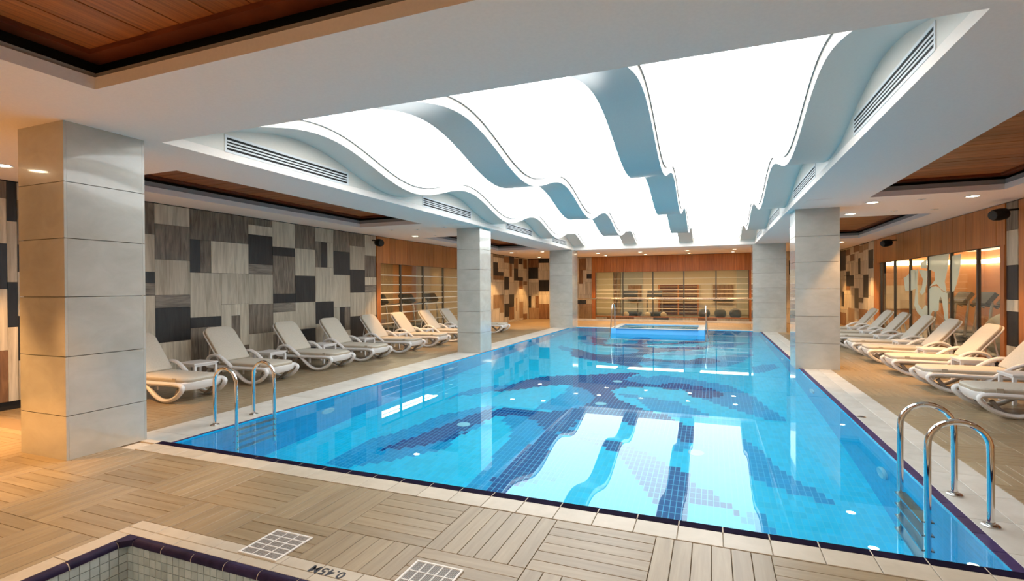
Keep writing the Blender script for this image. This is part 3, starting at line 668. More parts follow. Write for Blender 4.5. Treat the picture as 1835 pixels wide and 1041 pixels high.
# ------------------------------------------------------------------ floors
def plank_box(x0, x1, y0, y1, mat):
    e = .0017
    return MB().bbox(x0 + e, x1 - e, y0 + e, y1 - e, -.016, 0, mat, .0015)
MODX, MODY = .618, .605
def build_floors():
    KX0, KX1, KY1 = -3.46, 2.05, 2.2          # wading pool with its coping
    mb = MB()
    mb.box(XL - .02, KX0, YF, 3.16, -.35, -.017, 'plank_joint')
    mb.box(KX1, XR + .02, YF, 3.16, -.35, -.017, 'plank_joint')
    mb.box(KX0, KX1, KY1, 3.16, -.35, -.017, 'plank_joint')
    mb.box(KX0, KX1, YF, -2.5, -.35, -.001, 'plank_joint')
    mb.box(XL, -5.30, 3.16, 3.418, -.35, -.004, 'plank_joint'); mb.box(3.2, XR, 3.16, 3.418, -.35, -.004, 'plank_joint')
    f = struct('floor', mb, 'near deck of tan wood-look planks laid in alternating square panels')
    rest = MB()
    for r in range(-7, 1):
        y0 = 2.55 + MODY * r; y1 = y0 + MODY
        for c in range(-15, 9):
            x0 = .30 + MODX * c; x1 = x0 + MODX
            if x1 < XL or x0 > XR:
                continue
            along_y = (c + r) % 2 != 0
            for k in range(6):
                if along_y:
                    b = [x0 + MODX / 6 * k, x0 + MODX / 6 * (k + 1), y0, y1]
                else:
                    b = [x0, x1, y0 + MODY / 6 * k, y0 + MODY / 6 * (k + 1)]
                b[0] = max(b[0], XL + .002); b[1] = min(b[1], XR - .002)
                pieces = [b]
                if b[1] > KX0 and b[0] < KX1 and b[2] < KY1:     # clip against the wading pool coping
                    pieces = []
                    if b[0] < KX0: pieces.append([b[0], KX0, b[2], b[3]])
                    if b[1] > KX1: pieces.append([KX1, b[1], b[2], b[3]])
                    if b[3] > KY1: pieces.append([max(b[0], KX0), min(b[1], KX1), KY1, b[3]])
                for q in pieces:
                    if q[1] - q[0] < .02 or q[3] - q[2] < .02:
                        continue
                    # drop what stands under the near column
                    if q[0] > -5.99 and q[1] < -5.30 and q[2] > 2.73:
                        continue
                    mat = 'plank_y' if along_y else 'plank_x'
                    near = r >= -2 and -7.4 < q[0] < 1.0 and not (r == -2 and q[0] > -3.4)
                    if near and r >= -2 and (r > -2 or q[0] > -5.5):
                        mesh = plank_box(0, q[1] - q[0], 0, q[3] - q[2], mat).mesh('plank')
                        link('plank', mesh, f, (q[0], q[2], random.uniform(-.0008, .0004)))
                    else:
                        e = .0017
                        rest.bbox(q[0] + e, q[1] - e, q[2] + e, q[3] - e, -.016, 0, mat, .0015)
    tag(part('deck_planks', rest, f), kind='stuff')
    # decks beside and beyond the pool, one step lower
    specs = [('left deck of tan wood-look planks behind the sun loungers', XL - .02, -5.98, PY0, YB + .02),
             ('right deck of tan wood-look planks under the sun loungers', 2.12, XR + .02, PY0, YB + .02),
             ('far deck of tan wood-look planks below the end window', -5.98, 2.12, 20.62, YB + .02)]
    for lab, x0, x1, y0, y1 in specs:
        f2 = struct('floor', MB().box(x0, x1, y0, y1, D - .3, D - .017, 'plank_joint'), lab)
        mb = MB()
        nx = int(math.ceil((x1 - x0) / MODX)); ny = int(math.ceil((y1 - y0) / MODY))
        for i in range(nx):
            for j in range(ny):
                for k in range(6):
                    if (i + j) % 2:
                        b = (x0 + MODX * i + MODX / 6 * k, x0 + MODX * i + MODX / 6 * (k + 1), y0 + MODY * j, y0 + MODY * (j + 1)); m_ = 'plank_y'
                    else:
                        b = (x0 + MODX * i, x0 + MODX * (i + 1), y0 + MODY * j + MODY / 6 * k, y0 + MODY * j + MODY / 6 * (k + 1)); m_ = 'plank_x'
                    b = (b[0] + .002, min(b[1] - .002, x1), b[2] + .002, min(b[3] - .002, y1))
                    if b[1] - b[0] > .01 and b[3] - b[2] > .01:
                        mb.bbox(*b, D - .016, D, m_, .0015)
        tag(part('deck_planks', mb, f2), kind='stuff')
build_floors()

# ------------------------------------------------------------------ columns
JOINTS = [.39, .915, 1.445, 1.965, 2.465]
def column(x0, x1, y0, y1, zb, label):
    t = .022
    core = MB().box(x0 + t, x1 - t, y0 + t, y1 - t, zb, ZC, 'stone_joint')
    c = struct('column', core, label)
    zs = [zb] + JOINTS + [ZC]
    g = .003
    for k in range(6):
        a, b = zs[k] + (g if k else 0), zs[k + 1] - (g if k < 5 else 0)
        for bx in ((x0, x1, y0, y0 + t), (x0, x1, y1 - t, y1), (x0, x0 + t, y0 + t + .001, y1 - t - .001), (x1 - t, x1, y0 + t + .001, y1 - t - .001)):
            part('stone_slab', MB().box(*bx, a, b, 'travertine'), c)
column(-5.99, -5.30, 2.73, 3.415, 0, 'square travertine column nearest the viewer at the pool corner')
column(-5.965, -5.335, 11.42, 12.09, D, 'square travertine column halfway along the left edge of the pool')
column(1.515, 2.265, 11.3, 12.02, D - .06, 'square travertine column halfway along the right edge of the pool')
column(-6.12, -5.18, 19.75, 20.6, D - .06, 'square travertine column at the far left corner of the pool')
column(1.345, 2.40, 19.95, 20.7, D - .06, 'square travertine column at the far right corner of the pool')

# ------------------------------------------------------------------ swimming pool
def inside(x, y, pl):
    r = False
    for i in range(len(pl)):
        x1, y1 = pl[i - 1]; x2, y2 = pl[i]
        if (y1 > y) != (y2 > y) and x < (x2 - x1) * (y - y1) / (y2 - y1) + x1:
            r = not r
    return r
def build_pool():
    t = thing('swimming_pool', (PX0, PY0, PZ), 'large rectangular blue tiled swimming pool with a navy floral floor mosaic', 'swimming pool')
    mb = MB()
    nx = int(round((PX1 - PX0) / .06)); ny = int(round((PY1 - PY0) / .12))
    dx = (PX1 - PX0) / nx; dy = (PY1 - PY0) / ny
    bn = [(min(p[0] for p in q), max(p[0] for p in q), min(p[1] for p in q), max(p[1] for p in q), q) for q in NAVY]
    bm_ = [(min(p[0] for p in q), max(p[0] for p in q), min(p[1] for p in q), max(p[1] for p in q), q) for q in MEDIUM]
    def hit(L, x, y):
        return any(a <= x <= b and c <= y <= d and inside(x, y, q) for a, b, c, d, q in L)
    for i in range(nx):
        for j in range(ny):
            x, y = PX0 + i * dx, PY0 + j * dy
            cx_, cy_ = x + dx / 2, y + dy / 2
            m_ = 'tile_navy' if hit(bn, cx_, cy_) else 'tile_medium' if hit(bm_, cx_, cy_) else 'tile_light'
            u0, v0 = i * .06, j * .12
            mb.quad([(x, y, PZ), (x + dx, y, PZ), (x + dx, y + dy, PZ), (x, y + dy, PZ)], m_, [(u0, v0), (u0 + .06, v0), (u0 + .06, v0 + .12), (u0, v0 + .12)])
    part('pool_floor', mb, t, label='pool floor mosaic of navy, blue and light blue tiles')
    zt = -.03
    for a, b in (((PX0, PY0), (PX1, PY0)), ((PX1, PY1), (PX0, PY1)), ((PX0, PY1), (PX0, PY0)), ((PX1, PY0), (PX1, PY1))):
        top = zt if a[1] == PY0 and b[1] == PY0 else D - .004
        L = math.hypot(b[0] - a[0], b[1] - a[1])
        mb = MB()
        mb.quad([(a[0], a[1], PZ), (a[0], a[1], top), (b[0], b[1], top), (b[0], b[1], PZ)], 'tile_wall', [(0, 0), (0, top - PZ), (L, top - PZ), (L, 0)])
        part('pool_wall', mb, t)
    # near edge: bed, bullnose tiles with pale joints, coping tiles
    mb = MB()
    mb.box(-5.30, 3.2, 3.16, 3.35, -.35, -.013, 'grout')
    mb.box(-5.30, 3.2, 3.35, 3.415, -.35, -.014, 'grout')
    part('edge_bed', mb, t)
    P = .257
    pts = []
    for a in range(7):
        an = PI / 2 * a / 6
        pts.append((3.422 + .020 * math.sin(an), -.018 + .020 * math.cos(an)))
    prof = [(3.352, -.06), (3.352, .002)] + pts + [(3.442, -.06)]
    me = MB().prism(prof, 'x', .004, P - .004, 'edge_black').mesh('bullnose_tile')
    mc = MB().bbox(.002, P - .002, 3.163, 3.349, -.012, .001, 'coping', .002).mesh('coping_tile')
    part('joint_core', MB().prism([(3.354 + (a - 3.352) * .955, b * .95 - .0025) for a, b in prof], 'x', -5.30, 3.2, 'grout'), t)
    for k in range(-5, 28):
        x = -4.057 + P * k
        if x < -5.31:
            continue
        link('bullnose_tile', me, t, (x, 0, 0)); link('coping_tile', mc, t, (x, 0, random.uniform(-.0005, .0005)))
    # side edges: navy rim then coping
    mb = MB()
    mb.box(PX0 - .68, PX0 - .001, PY0, 20.62, D - .3, D - .013, 'grout'); mb.box(PX1 + .001, 2.12, PY0, 20.62, D - .3, D - .013, 'grout')
    mb.box(PX0, PX1, PY1 + .001, 20.62, D - .3, D - .013, 'grout')
    part('edge_bed', mb, t)
    n = 68
    R_ = MB().bbox(PX1 + .0005, PX1 + .075, .002, .248, D - .012, D, 'rim_blue', .002).mesh('rim_tile')
    C1 = MB().bbox(PX1 + .077, 1.888, .002, .498, D - .012, D, 'coping_grey', .002).mesh('coping_tile')
    C2 = MB().bbox(1.892, 2.118, .002, .498, D - .012, D + .001, 'coping_pale', .002).mesh('coping_tile')
    L_ = MB().bbox(PX0 - .036, PX0 - .0005, .002, .248, D - .012, D, 'rim_blue', .002).mesh('rim_tile')
    C3 = MB().bbox(-5.978, PX0 - .038, .002, .498, D - .012, D, 'coping_pale', .002).mesh('coping_tile')
    for k in range(n):
        link('rim_tile', R_, t, (0, PY0 + .25 * k, 0)); link('rim_tile', L_, t, (0, PY0 + .25 * k, 0))
    for k in range(34):
        for m_ in (C1, C2, C3):
            link('coping_tile', m_, t, (0, PY0 + .5 * k, 0))
    C4 = MB().bbox(.002, .498, PY1 + .003, 20.617, D - .012, D, 'coping_pale', .002).mesh('coping_tile')
    for k in range(13):
        link('coping_tile', C4, t, (-5.1 + .5 * k, 0, 0))
    # floor drains and wall lights
    for x, y in ((-1.8, 8.74), (-1.82, 10.56), (-3.53, 6.93), (-.2, 6.93), (-1.82, 14.0)):
        part('floor_drain', MB().lathe([(0.10, 0.0), (0.10, .012), (.085, .018), (0.0, .02)], 'tile_light_plain', (x, y, PZ), 18), t, True)
    for sx, x in ((1, PX0), (-1, PX1)):
        for y in (6.0, 9.8, 13.6, 17.4):
            M_ = Matrix.Rotation(sx * PI / 2, 4, 'Y')
            part('pool_lamp', MB().lathe([(0.13, 0.0), (0.13, .02), (.11, .035), (.10, .03), (0.0, .03)], 'tile_light_plain', (x, y, -.85), 20, M_), t, True)
    return t
plain('tile_light_plain', (0.45, 0.75, 0.85, 1), 0.3)
build_pool()
mb = MB(); mb.quad([(PX0, PY0, WZ), (PX1, PY0, WZ), (PX1, PY1, WZ), (PX0, PY1, WZ)], 'water')
tag(link('water', mb.mesh('water')), 'still clear blue water filling the large swimming pool', 'water', None, 'stuff')

# ------------------------------------------------------------------ wading pool in the foreground
def build_wading():
    X0, X1, Y0, Y1, zb = -3.295, 1.9, -2.3, 2.003, -.45
    t = thing('wading_pool', (X0, Y1, zb), 'shallow grey tiled wading pool with a navy edge in the foreground', 'wading pool')
    mb = MB()
    mb.box(X0 - .1, X1 + .1, Y0 - .1, Y1 + .1, zb - .05, zb, 'grout')
    mb.box(X0 - .05, X0 - .008, Y0, Y1, zb, -.02, 'grout'); mb.box(X1 + .008, X1 + .05, Y0, Y1, zb, -.02, 'grout')
    mb.box(X0 - .05, X1 + .05, Y1 + .008, Y1 + .05, zb, -.02, 'grout'); mb.box(X0, X1, Y0 - .05, Y0, zb, -.02, 'grey_tile')
    part('basin', mb, t)
    mb = MB()
    mb.box(-3.46, 2.05, Y1 + .03, 2.199, -.35, -.013, 'grout'); mb.box(-3.46, X0 - .03, -2.5, Y1 + .03, -.35, -.013, 'grout'); mb.box(X1 + .03, 2.05, -2.5, Y1 + .03, -.35, -.013, 'grout')
    part('edge_bed', mb, t)
    p = .05
    a = MB().box(.002, p - .002, Y1 - .001, Y1 + .009, .002, p - .002, 'grey_tile').mesh('tile')
    b = MB().box(X0 - .009, X0 + .001, .002, p - .002, .002, p - .002, 'grey_tile').mesh('tile')
    rest = MB()
    for r in range(8):
        z = -.036 - p * (r + 1)
        for k in range(int((X1 - X0) / p)):
            x = X0 + k * p
            if k < 24 and r < 5: link('tile', a, t, (x, 0, z))
            else: rest.box(x + .002, x + p - .002, Y1 - .001, Y1 + .009, z + .002, z + p - .002, 'grey_tile')
        for k in range(int((Y1 - Y0) / p)):
            y = Y1 - (k + 1) * p
            if k < 14 and r < 6: link('tile', b, t, (0, y, z))
            else: rest.box(X0 - .009, X0 + .001, y + .002, y + p - .002, z + .002, z + p - .002, 'grey_tile')
            rest.box(X1 - .001, X1 + .009, y + .002, y + p - .002, z + .002, z + p - .002, 'grey_tile')
    P2 = .0975
    for i in range(int((X1 - X0) / P2)):
        for j in range(int((Y1 - Y0) / P2)):
            rest.box(X0 + P2 * i + .003, X0 + P2 * (i + 1) - .003, Y0 + P2 * j + .003, Y0 + P2 * (j + 1) - .003, zb, zb + .006, 'grey_tile')
    tag(part('wall_and_floor_tiles', rest, t), kind='stuff')
    # rounded navy edge tiles
    prof = [(.045, -.036), (.045, .001)] + [(.030 - .030 * math.sin(PI / 2 * k / 6), -.029 + .030 * math.cos(PI / 2 * k / 6)) for k in range(7)] + [(0, -.036)]
    me = MB().prism([(Y1 - .004 + q[0], q[1]) for q in prof], 'x', .003, .247, 'bullnose').mesh('bullnose_tile')
    ml = MB().prism([(X0 + .004 - q[0], q[1]) for q in prof], 'y', .003, .247, 'bullnose').mesh('bullnose_tile')
    mr = MB().prism([(X1 - .004 + q[0], q[1]) for q in prof], 'y', .003, .247, 'bullnose').mesh('bullnose_tile')
    for k in range(20):
        x = X0 + .05 + .25 * k
        link('bullnose_tile', me, t, (x, 0, 0))
    for k in range(17):
        y = Y1 - .05 - .25 * (k + 1)
        link('bullnose_tile', ml, t, (0, y, 0)); link('bullnose_tile', mr, t, (0, y, 0))
    cq = [(q[0] * .94 + .001, q[1] * .94 - .003) for q in prof]
    part('joint_core', MB().prism([(Y1 - .004 + q[0], q[1]) for q in cq], 'x', X0 + .05, X1, 'grout'), t)
    part('joint_core', MB().prism([(X0 + .004 - q[0], q[1]) for q in cq], 'y', Y0, Y1 - .05, 'grout'), t)
    cp = MB()
    cp.prism([(X0 - .041, Y1 + .041), (X0 - .041, Y1 - .048), (X0 + .0, Y1 - .048), (X0 + .048, Y1), (X0 + .048, Y1 + .041)], 'z', -.036, .001, 'bullnose')
    part('corner_tile', cp, t)
    # coping: two rows on the far side, one on each flank
    yi, ym = Y1 + .043, 2.112
    c1 = MB().bbox(.002, .248, yi, ym - .002, -.012, .0005, 'coping', .002).mesh('coping_tile')
    c2 = MB().bbox(.002, .248, ym + .002, 2.198, -.012, .0005, 'coping', .002).mesh('coping_tile')
    for k in range(22):
        x = -3.458 + .25 * k
        link('coping_tile', c1, t, (x, 0, 0)); link('coping_tile', c2, t, (x + (.0), 0, 0))
    c3 = MB().bbox(-3.458, X0 - .043, .002, .328, -.012, .0005, 'coping', .002).mesh('coping_tile')
    c4 = MB().bbox(X1 + .043, 2.048, .002, .328, -.012, .0005, 'coping', .002).mesh('coping_tile')
    for k in range(13):
        y = yi - .33 * (k + 1)
        link('coping_tile', c3, t, (0, y, 0)); link('coping_tile', c4, t, (0, y, 0))
    # depth marking, read from the pool deck side
    cu = bpy.data.curves.new('depth_marking', 'FONT'); cu.body = '0.45M'; cu.size = .084; cu.extrude = .0004
    cu.align_x = 'CENTER'; cu.space_character = 1.08; cu.offset = .0018
    cu.materials.append(MATS['lettering'])
    tmp = bpy.data.objects.new('depth_marking', cu)
    me = bpy.data.meshes.new_from_object(tmp)
    bpy.data.objects.remove(tmp)
    o = link('depth_marking', me, t, (-1.905, 2.170, .0012), True)
    o.rotation_euler = (0, 0, PI)
    return t
build_wading()

def grate(x0, y1, lab, lengthwise):
    s = .285
    t = thing('drain_grate', (x0 + s / 2, y1 - s / 2, 0.001), lab, 'drain grate')
    z0, z1 = 0.001, .009
    x1, y0 = x0 + s, y1 - s
    mb = MB()
    w = .013
    for b in ((x0, x1, y0, y0 + w), (x0, x1, y1 - w, y1), (x0, x0 + w, y0 + w, y1 - w), (x1 - w, x1, y0 + w, y1 - w)):
        mb.bbox(*b, z0, z1, 'grate_frame', .002)
    part('frame', mb, t)
    na, nb = (3, 5) if not lengthwise else (5, 3)
    ix0, ix1, iy0, iy1 = x0 + w, x1 - w, y0 + w, y1 - w
    for i in range(na):
        for j in range(nb):
            a = ix0 + (ix1 - ix0) / na * i; b = a + (ix1 - ix0) / na
            c = iy0 + (iy1 - iy0) / nb * j; d = c + (iy1 - iy0) / nb
            mb = MB().box(a, b, c, d, z0, z0 + .002, 'grate_cell')
            nrib = 5
            for q in range(nrib):
                if lengthwise:
                    xx = a + .003 + (b - a - .006) * (q + .5) / nrib
                    mb.box(xx - .002, xx + .002, c + .002, d - .002, z0 + .002, z0 + .006, 'grate_cell')
                else:
                    yy = c + .003 + (d - c - .006) * (q + .5) / nrib
                    mb.box(a + .002, b - .002, yy - .002, yy + .002, z0 + .002, z0 + .006, 'grate_cell')
            part('grid_cell', mb, t)
    mb = MB()
    for i in range(1, na):
        a = ix0 + (ix1 - ix0) / na * i; mb.box(a - .003, a + .003, iy0, iy1, z0 + .002, z1 - .0015, 'grate_frame')
    for j in range(1, nb):
        c = iy0 + (iy1 - iy0) / nb * j; mb.box(ix0, ix1, c - .003, c + .003, z0 + .002, z1 - .001, 'grate_frame')
    part('crossbars', mb, t)
grate(-2.525, 2.405, 'square grey drain grate in the deck just left of the 0.45M marking', False)
grate(-1.515, 2.408, 'square grey drain grate in the deck to the right of the 0.45M marking', True)

# ------------------------------------------------------------------ chrome ladders and handrails
def ladder(side, lab):
    """SIDE +1: rails stand on the right deck and dip into the pool towards -x"""
    dx = 1.725 if side > 0 else -5.505
    px = 1.382 if side > 0 else -5.157
    ys = (4.32, 4.87) if side > 0 else (4.33, 4.88)
    t = thing('pool_ladder', (dx, sum(ys) / 2, D), lab, 'pool ladder', 'chrome pool ladders')
    cx_, r = (dx + px) / 2, abs(dx - px) / 2
    for y in ys:
        pts = [(dx, y, D), (dx, y, .15), (dx, y, .36)]
        for k in range(1, 16):
            an = PI * k / 16
            pts.append((cx_ + (dx - cx_) * math.cos(an), y, .40 + r * math.sin(an)))
        pts += [(px, y, .36), (px, y, .1), (px, y, -.4), (px, y, -1.12)]
        h = part('handrail', MB().tube(pts, .021, 'chrome', 14, side=(0, 1, 0)), t, True)
        part('flange', MB().lathe([(.052, 0), (.052, .008), (.046, .014), (.026, .018), (.024, .03)], 'steel', (dx, y, D), 20), h, True)
    for z in (-.17, -.42, -.67, -.92):
        mb = MB().bbox(px - .04, px + .04, ys[0] - .005, ys[1] + .005, z - .012, z + .012, 'steel', .004)
        st = part('step', mb, t)
        for y in ys:
            part('bolt', MB().lathe([(.012, -.036), (.012, .036)], 'gym_dark', (px, y, z), 8, Matrix.Rotation(PI / 2, 4, 'Y')), st)
ladder(1, 'chrome pool ladder standing on the right edge near the front corner')
ladder(-1, 'chrome pool ladder standing on the left edge beside the near column')

def spa():
    x0, x1, y0, y1, zt = -3.35, -.232, 18.0, 20.34, .07
    t = thing('spa_basin', ((x0 + x1) / 2, (y0 + y1) / 2, -.19), 'raised blue tiled spa basin standing at the far end of the pool', 'spa')
    w = .22
    mb = MB()
    for b in ((x0 + .2, x1 - .2, y0 + .05, y0 + w), (x0, x1, y1 - w, y1), (x0 + .05, x0 + w, y0 + w, y1 - w), (x1 - w, x1 - .05, y0 + w, y1 - w)):
        mb.box(*b, -.17, zt - .02, 'tile_spa')
    mb.box(x0 + w, x1 - w, y0 + w, y1 - w, -.17, -.14, 'tile_light')
    mb.box(x0 + .3, x1 - .3, y0 + .9, y1 - .05, PZ, -.17, 'tile_light')
    part('basin_wall', mb, t)
    for a in (x0, x1 - .2):
        part('pier', MB().box(a, a + .2, y0, y0 + .22, -.20, zt - .02, 'tile_spa'), t)
    for b in ((x0, x1, y0, y0 + w), (x0, x1, y1 - w, y1), (x0, x0 + w, y0 + w, y1 - w), (x1 - w, x1, y0 + w, y1 - w)):
        part('coping', MB().bbox(*b, zt - .02, zt, 'coping_grey', .004), t)
    part('overflow_channel', MB().box(x0 + .22, x1 - .22, y0 + .16, y0 + .2, zt - .002, zt + .002, 'grey_line'), t)
    mb = MB(); mb.quad([(x0 + w, y0 + w, zt - .03), (x1 - w, y0 + w, zt - .03), (x1 - w, y1 - w, zt - .03), (x0 + w, y1 - w, zt - .03)], 'water')
    part('spa_water', mb, t)
    return t
spa()
def grab_rail(x, y0, y1, zb, top, lab, lean):
    t = thing('grab_rail', (x, (y0 + y1) / 2, zb), lab, 'handrail', 'chrome handrails of the spa')
    r = (y1 - y0) / 2
    pts = [(x, y0, zb), (x + lean * .3, y0, (zb + top) / 2)]
    for k in range(0, 13):
        an = PI * k / 12
        pts.append((x + lean, (y0 + y1) / 2 - r * math.cos(an), top - r * .6 + r * .6 * math.sin(an)))
    pts += [(x + lean, y1, .4), (x + lean, y1, .07)]
    part('rail', MB().tube(pts, .02, 'chrome', 10, side=(1, 0, 0)), t, True)
    part('flange', MB().lathe([(.05, 0), (.05, .01), (.025, .02)], 'steel', (x + lean, y1, .07), 14), t, True)
grab_rail(-.05, 17.2, 17.95, PZ, .90, 'chrome handrail beside the right corner of the spa basin', -.14)
grab_rail(-3.32, 17.5, 18.05, PZ, .92, 'chrome handrail beside the left corner of the spa basin', .12)
def balustrade():
    x0, x1, y = -6.3, 1.75, 24.3
    t = thing('glass_balustrade', ((x0 + x1) / 2, y, D), 'low glass balustrade with a steel rail in front of the far window', 'balustrade')
    part('rail', MB().tube([(x0, y, .95), (x1, y, .95)], .028, 'steel', 12), t, True)
    part('base_channel', MB().bbox(x0, x1, y - .04, y + .04, D, D + .09, 'coping_pale', .004), t)
    n = 6
    for k in range(n):
        a = x0 + (x1 - x0) / n * k
        part('pane', MB().box(a + .006, a + (x1 - x0) / n - .006, y - .006, y + .006, D + .08, .925, 'pane_glass'), t)
balustrade()

# ------------------------------------------------------------------ sun loungers
def smooth_loop(pts, n=4):
    """closed Catmull-Rom through the points"""
    out = []; L = len(pts)
    for i in range(L):
        p0, p1, p2, p3 = (Vector(pts[(i + k) % L]) for k in (-1, 0, 1, 2))
        for k in range(n):
            t = k / n
            out.append(tuple(.5 * ((2 * p1) + (p2 - p0) * t + (2 * p0 - 5 * p1 + 4 * p2 - p3) * t * t + (3 * p1 - p0 - 3 * p2 + p3) * t ** 3)))
    return out
def rounded_slab(mb, L0, L1, half, th, mat, r0, r1, M, puff=.012, edge_mat=None):
    """cushion lying along x: rounded corners of radius r0 at the foot and r1 at the head, soft edges"""
    out = []
    def arc(cx, cy, r, a0, a1, n=6):
        return [(cx + r * math.cos(a0 + (a1 - a0) * k / n), cy + r * math.sin(a0 + (a1 - a0) * k / n)) for k in range(n + 1)]
    out += arc(L0 + r0, -half + r0, r0, PI, 1.5 * PI)
    out += arc(L1 - r1, -half + r1, r1, 1.5 * PI, 2 * PI)
    out += arc(L1 - r1, half - r1, r1, 0, .5 * PI)
    out += arc(L0 + r0, half - r0, r0, .5 * PI, PI)
    n = len(out); cx = (L0 + L1) / 2
    rings = [(0.985, 0.0), (1.0, th * .3), (1.0, th * .7), (.985, th), (.93, th + puff * .7), (.6, th + puff), (.0, th + puff)]
    i = len(mb.v); k = mb.m(mat); ke = mb.m(edge_mat or mat)
    for s, z in rings[:-1]:
        for p, q in out:
            # shrink by a fixed inset so the edge stays parallel
            ins = (1 - s)
            mb.v.append(tuple(M @ Vector((cx + (p - cx) * (1 - ins * half * 1.2 / ((L1 - L0) / 2)), q * s, z))))
    c = len(mb.v); mb.v.append(tuple(M @ Vector((cx, 0, rings[-1][1]))))
    nr = len(rings) - 1
    for a in range(nr - 1):
        for q in range(n):
            mb.f.append((i + a * n + q, i + a * n + (q + 1) % n, i + (a + 1) * n + (q + 1) % n, i + (a + 1) * n + q)); mb.mi.append(ke if a < 2 else k)
    for q in range(n):
        mb.f.append((i + (nr - 1) * n + q, i + (nr - 1) * n + (q + 1) % n, c)); mb.mi.append(k)
    mb.f.append(tuple(i + q for q in range(n - 1, -1, -1))); mb.mi.append(k)
def make_lounger():
    t = link('sun_lounger', None)
    tag(t, None, 'sun lounger')
    # sculpted side frames: armrest, diagonal leg, floor curve and foot loop in one sweep
    prof = [(1.36, .255), (1.38, .34), (1.34, .425), (1.22, .468), (1.09, .452), (.95, .375), (.79, .255), (.62, .122), (.50, .056), (.39, .032), (.27, .045), (.14, .098), (.05, .175), (.022, .230), (.055, .262), (.18, .275), (.55, .268), (1.0, .262)]
    lounge_r = .030
    for s in (-1, 1):
        pts = smooth_loop([(u, s * (.338 + (.014 if z > .3 else 0)), z) for u, z in prof], 3)
        lpart('side_frame', MB().tube(pts, lounge_r, 'white_resin', 10, closed=True, sq=1.2, side=(0, 1, 0)), t, True)
    # seat frame: rails, cross bars, slats
    mb = MB()
    for s in (-1, 1):
        mb.bbox(.12, 1.38, s * .305 - .022, s * .305 + .022, .235, .292, 'white_resin', .006)
    for u in (.35, .75, 1.15, 1.36):
        mb.box(u - .025, u + .025, -.29, .29, .245, .283, 'white_resin')
    lpart('seat_frame', mb, t)
    # curved foot shell
    mb = MB(); nseg = 12
    k = mb.m('white_resin')
    ring = []
    for j in range(nseg + 1):
        a = -1 + 2 * j / nseg
        y = a * .315; bul = .055 * (1 - a * a)
        ring.append([(.09 - bul, y, .300), (.06 - bul, y, .285), (.065 - bul, y, .235), (.10 - bul, y, .185 - .01 * (1 - a * a)), (.13 - bul, y, .20), (.11 - bul, y, .245), (.12 - bul, y, .285)])
    base = 0
    for r in ring: mb.v += r
    m_ = len(ring[0])
    for j in range(nseg):
        for q in range(m_):
            mb.f.append((j * m_ + q, j * m_ + (q + 1) % m_, (j + 1) * m_ + (q + 1) % m_, (j + 1) * m_ + q)); mb.mi.append(k)
    mb.f.append(tuple(range(m_ - 1, -1, -1))); mb.mi.append(k); mb.f.append(tuple(nseg * m_ + q for q in range(m_))); mb.mi.append(k)
    lpart('foot_panel', mb, t, True)
    # brown-grey brace under the foot, resting on the floor
    for s in (-1, 1):
        lpart('leg', MB().tube([(.16, s * .29, .20), (.24, s * .27, .10), (.34, s * .25, .022)], [.028, .026, .022], 'grey_resin', 8), t, True)
        lpart('leg', MB().tube([(1.36, s * .29, .25), (1.50, s * .29, .12), (1.56, s * .29, .022)], [.024, .024, .022], 'white_resin', 8), t, True)
        lpart('stub_leg', MB().lathe([(.014, .16), (.016, .24)], 'white_resin', (.62, s * .27, 0), 8), t, True)
    # cushions
    mb = MB()
    rounded_slab(mb, .02, 1.17, .295, .050, 'cushion', .14, .03, Matrix.Translation((0, 0, .294)), .012, 'cushion_edge')
    sc = lpart('seat_cushion', mb, t, True)
    for s in (-1, 1):
        lpart('strap', MB().box(.205, .275, s * .299 - .004, s * .299 + .004, .245, .352, 'cushion_edge'), sc)
    ang = math.radians(51)
    M_ = Matrix.Translation((1.135, 0, .335)) @ Matrix.Rotation(-ang, 4, 'Y')
    mb = MB()
    rounded_slab(mb, 0, .735, .295, .048, 'cushion', .03, .13, M_, .012, 'cushion_edge')
    lpart('back_cushion', mb, t, True)
    mb = MB()
    rounded_slab(mb, -.02, .745, .305, .022, 'white_resin', .04, .14, M_ @ Matrix.Translation((0, 0, -.026)), .001)
    bf = lpart('backrest', mb, t, True)
    top = M_ @ Vector((.50, 0, -.03))
    for s in (-1, 1):
        lpart('prop', MB().tube([(top.x, s * .2, top.z), (1.56, s * .2, .27)], .012, 'white_resin', 8), bf, True)
    return t
PROTO = make_lounger()
LEFT_Y = [5.27, 6.72, 8.27, 9.59, 11.08, 12.46, 13.9, 15.25, 16.95]
RIGHT_Y = [8.18, 9.73, 11.24, 12.79, 14.14, 15.59, 16.85, 18.25]
LL = ['white sun lounger half hidden behind the near left column', 'sun lounger seen behind the left pool ladder, second from the near left column',
      'third sun lounger from the near left column, in front of a grey wall panel', 'fourth sun lounger from the near left column, before the timber window post',
      'fifth sun lounger from the near left column, first in front of the striped left window', 'sixth sun lounger from the near left column, in front of the left window',
      'seventh sun lounger from the near left column, its foot near the middle column', 'sun lounger behind the middle left column, only its armrests showing', 'farthest sun lounger on the left, seen past the middle left column']
RL = ['sun lounger nearest on the right, foot end cut by the picture edge', 'second sun lounger on the right, its backrest beyond the picture edge',
      'third sun lounger on the right, warm beige backrest before the patchwork strip', 'fourth sun lounger on the right, backrest before the nearest window panes',
      'fifth sun lounger on the right, in front of the frosted swirl window', 'sixth sun lounger on the right, in front of the frosted swirl window',
      'seventh sun lounger on the right, in front of the farthest window panes', 'farthest sun lounger on the right, beside the far patchwork wall']
LOUNGERS = []
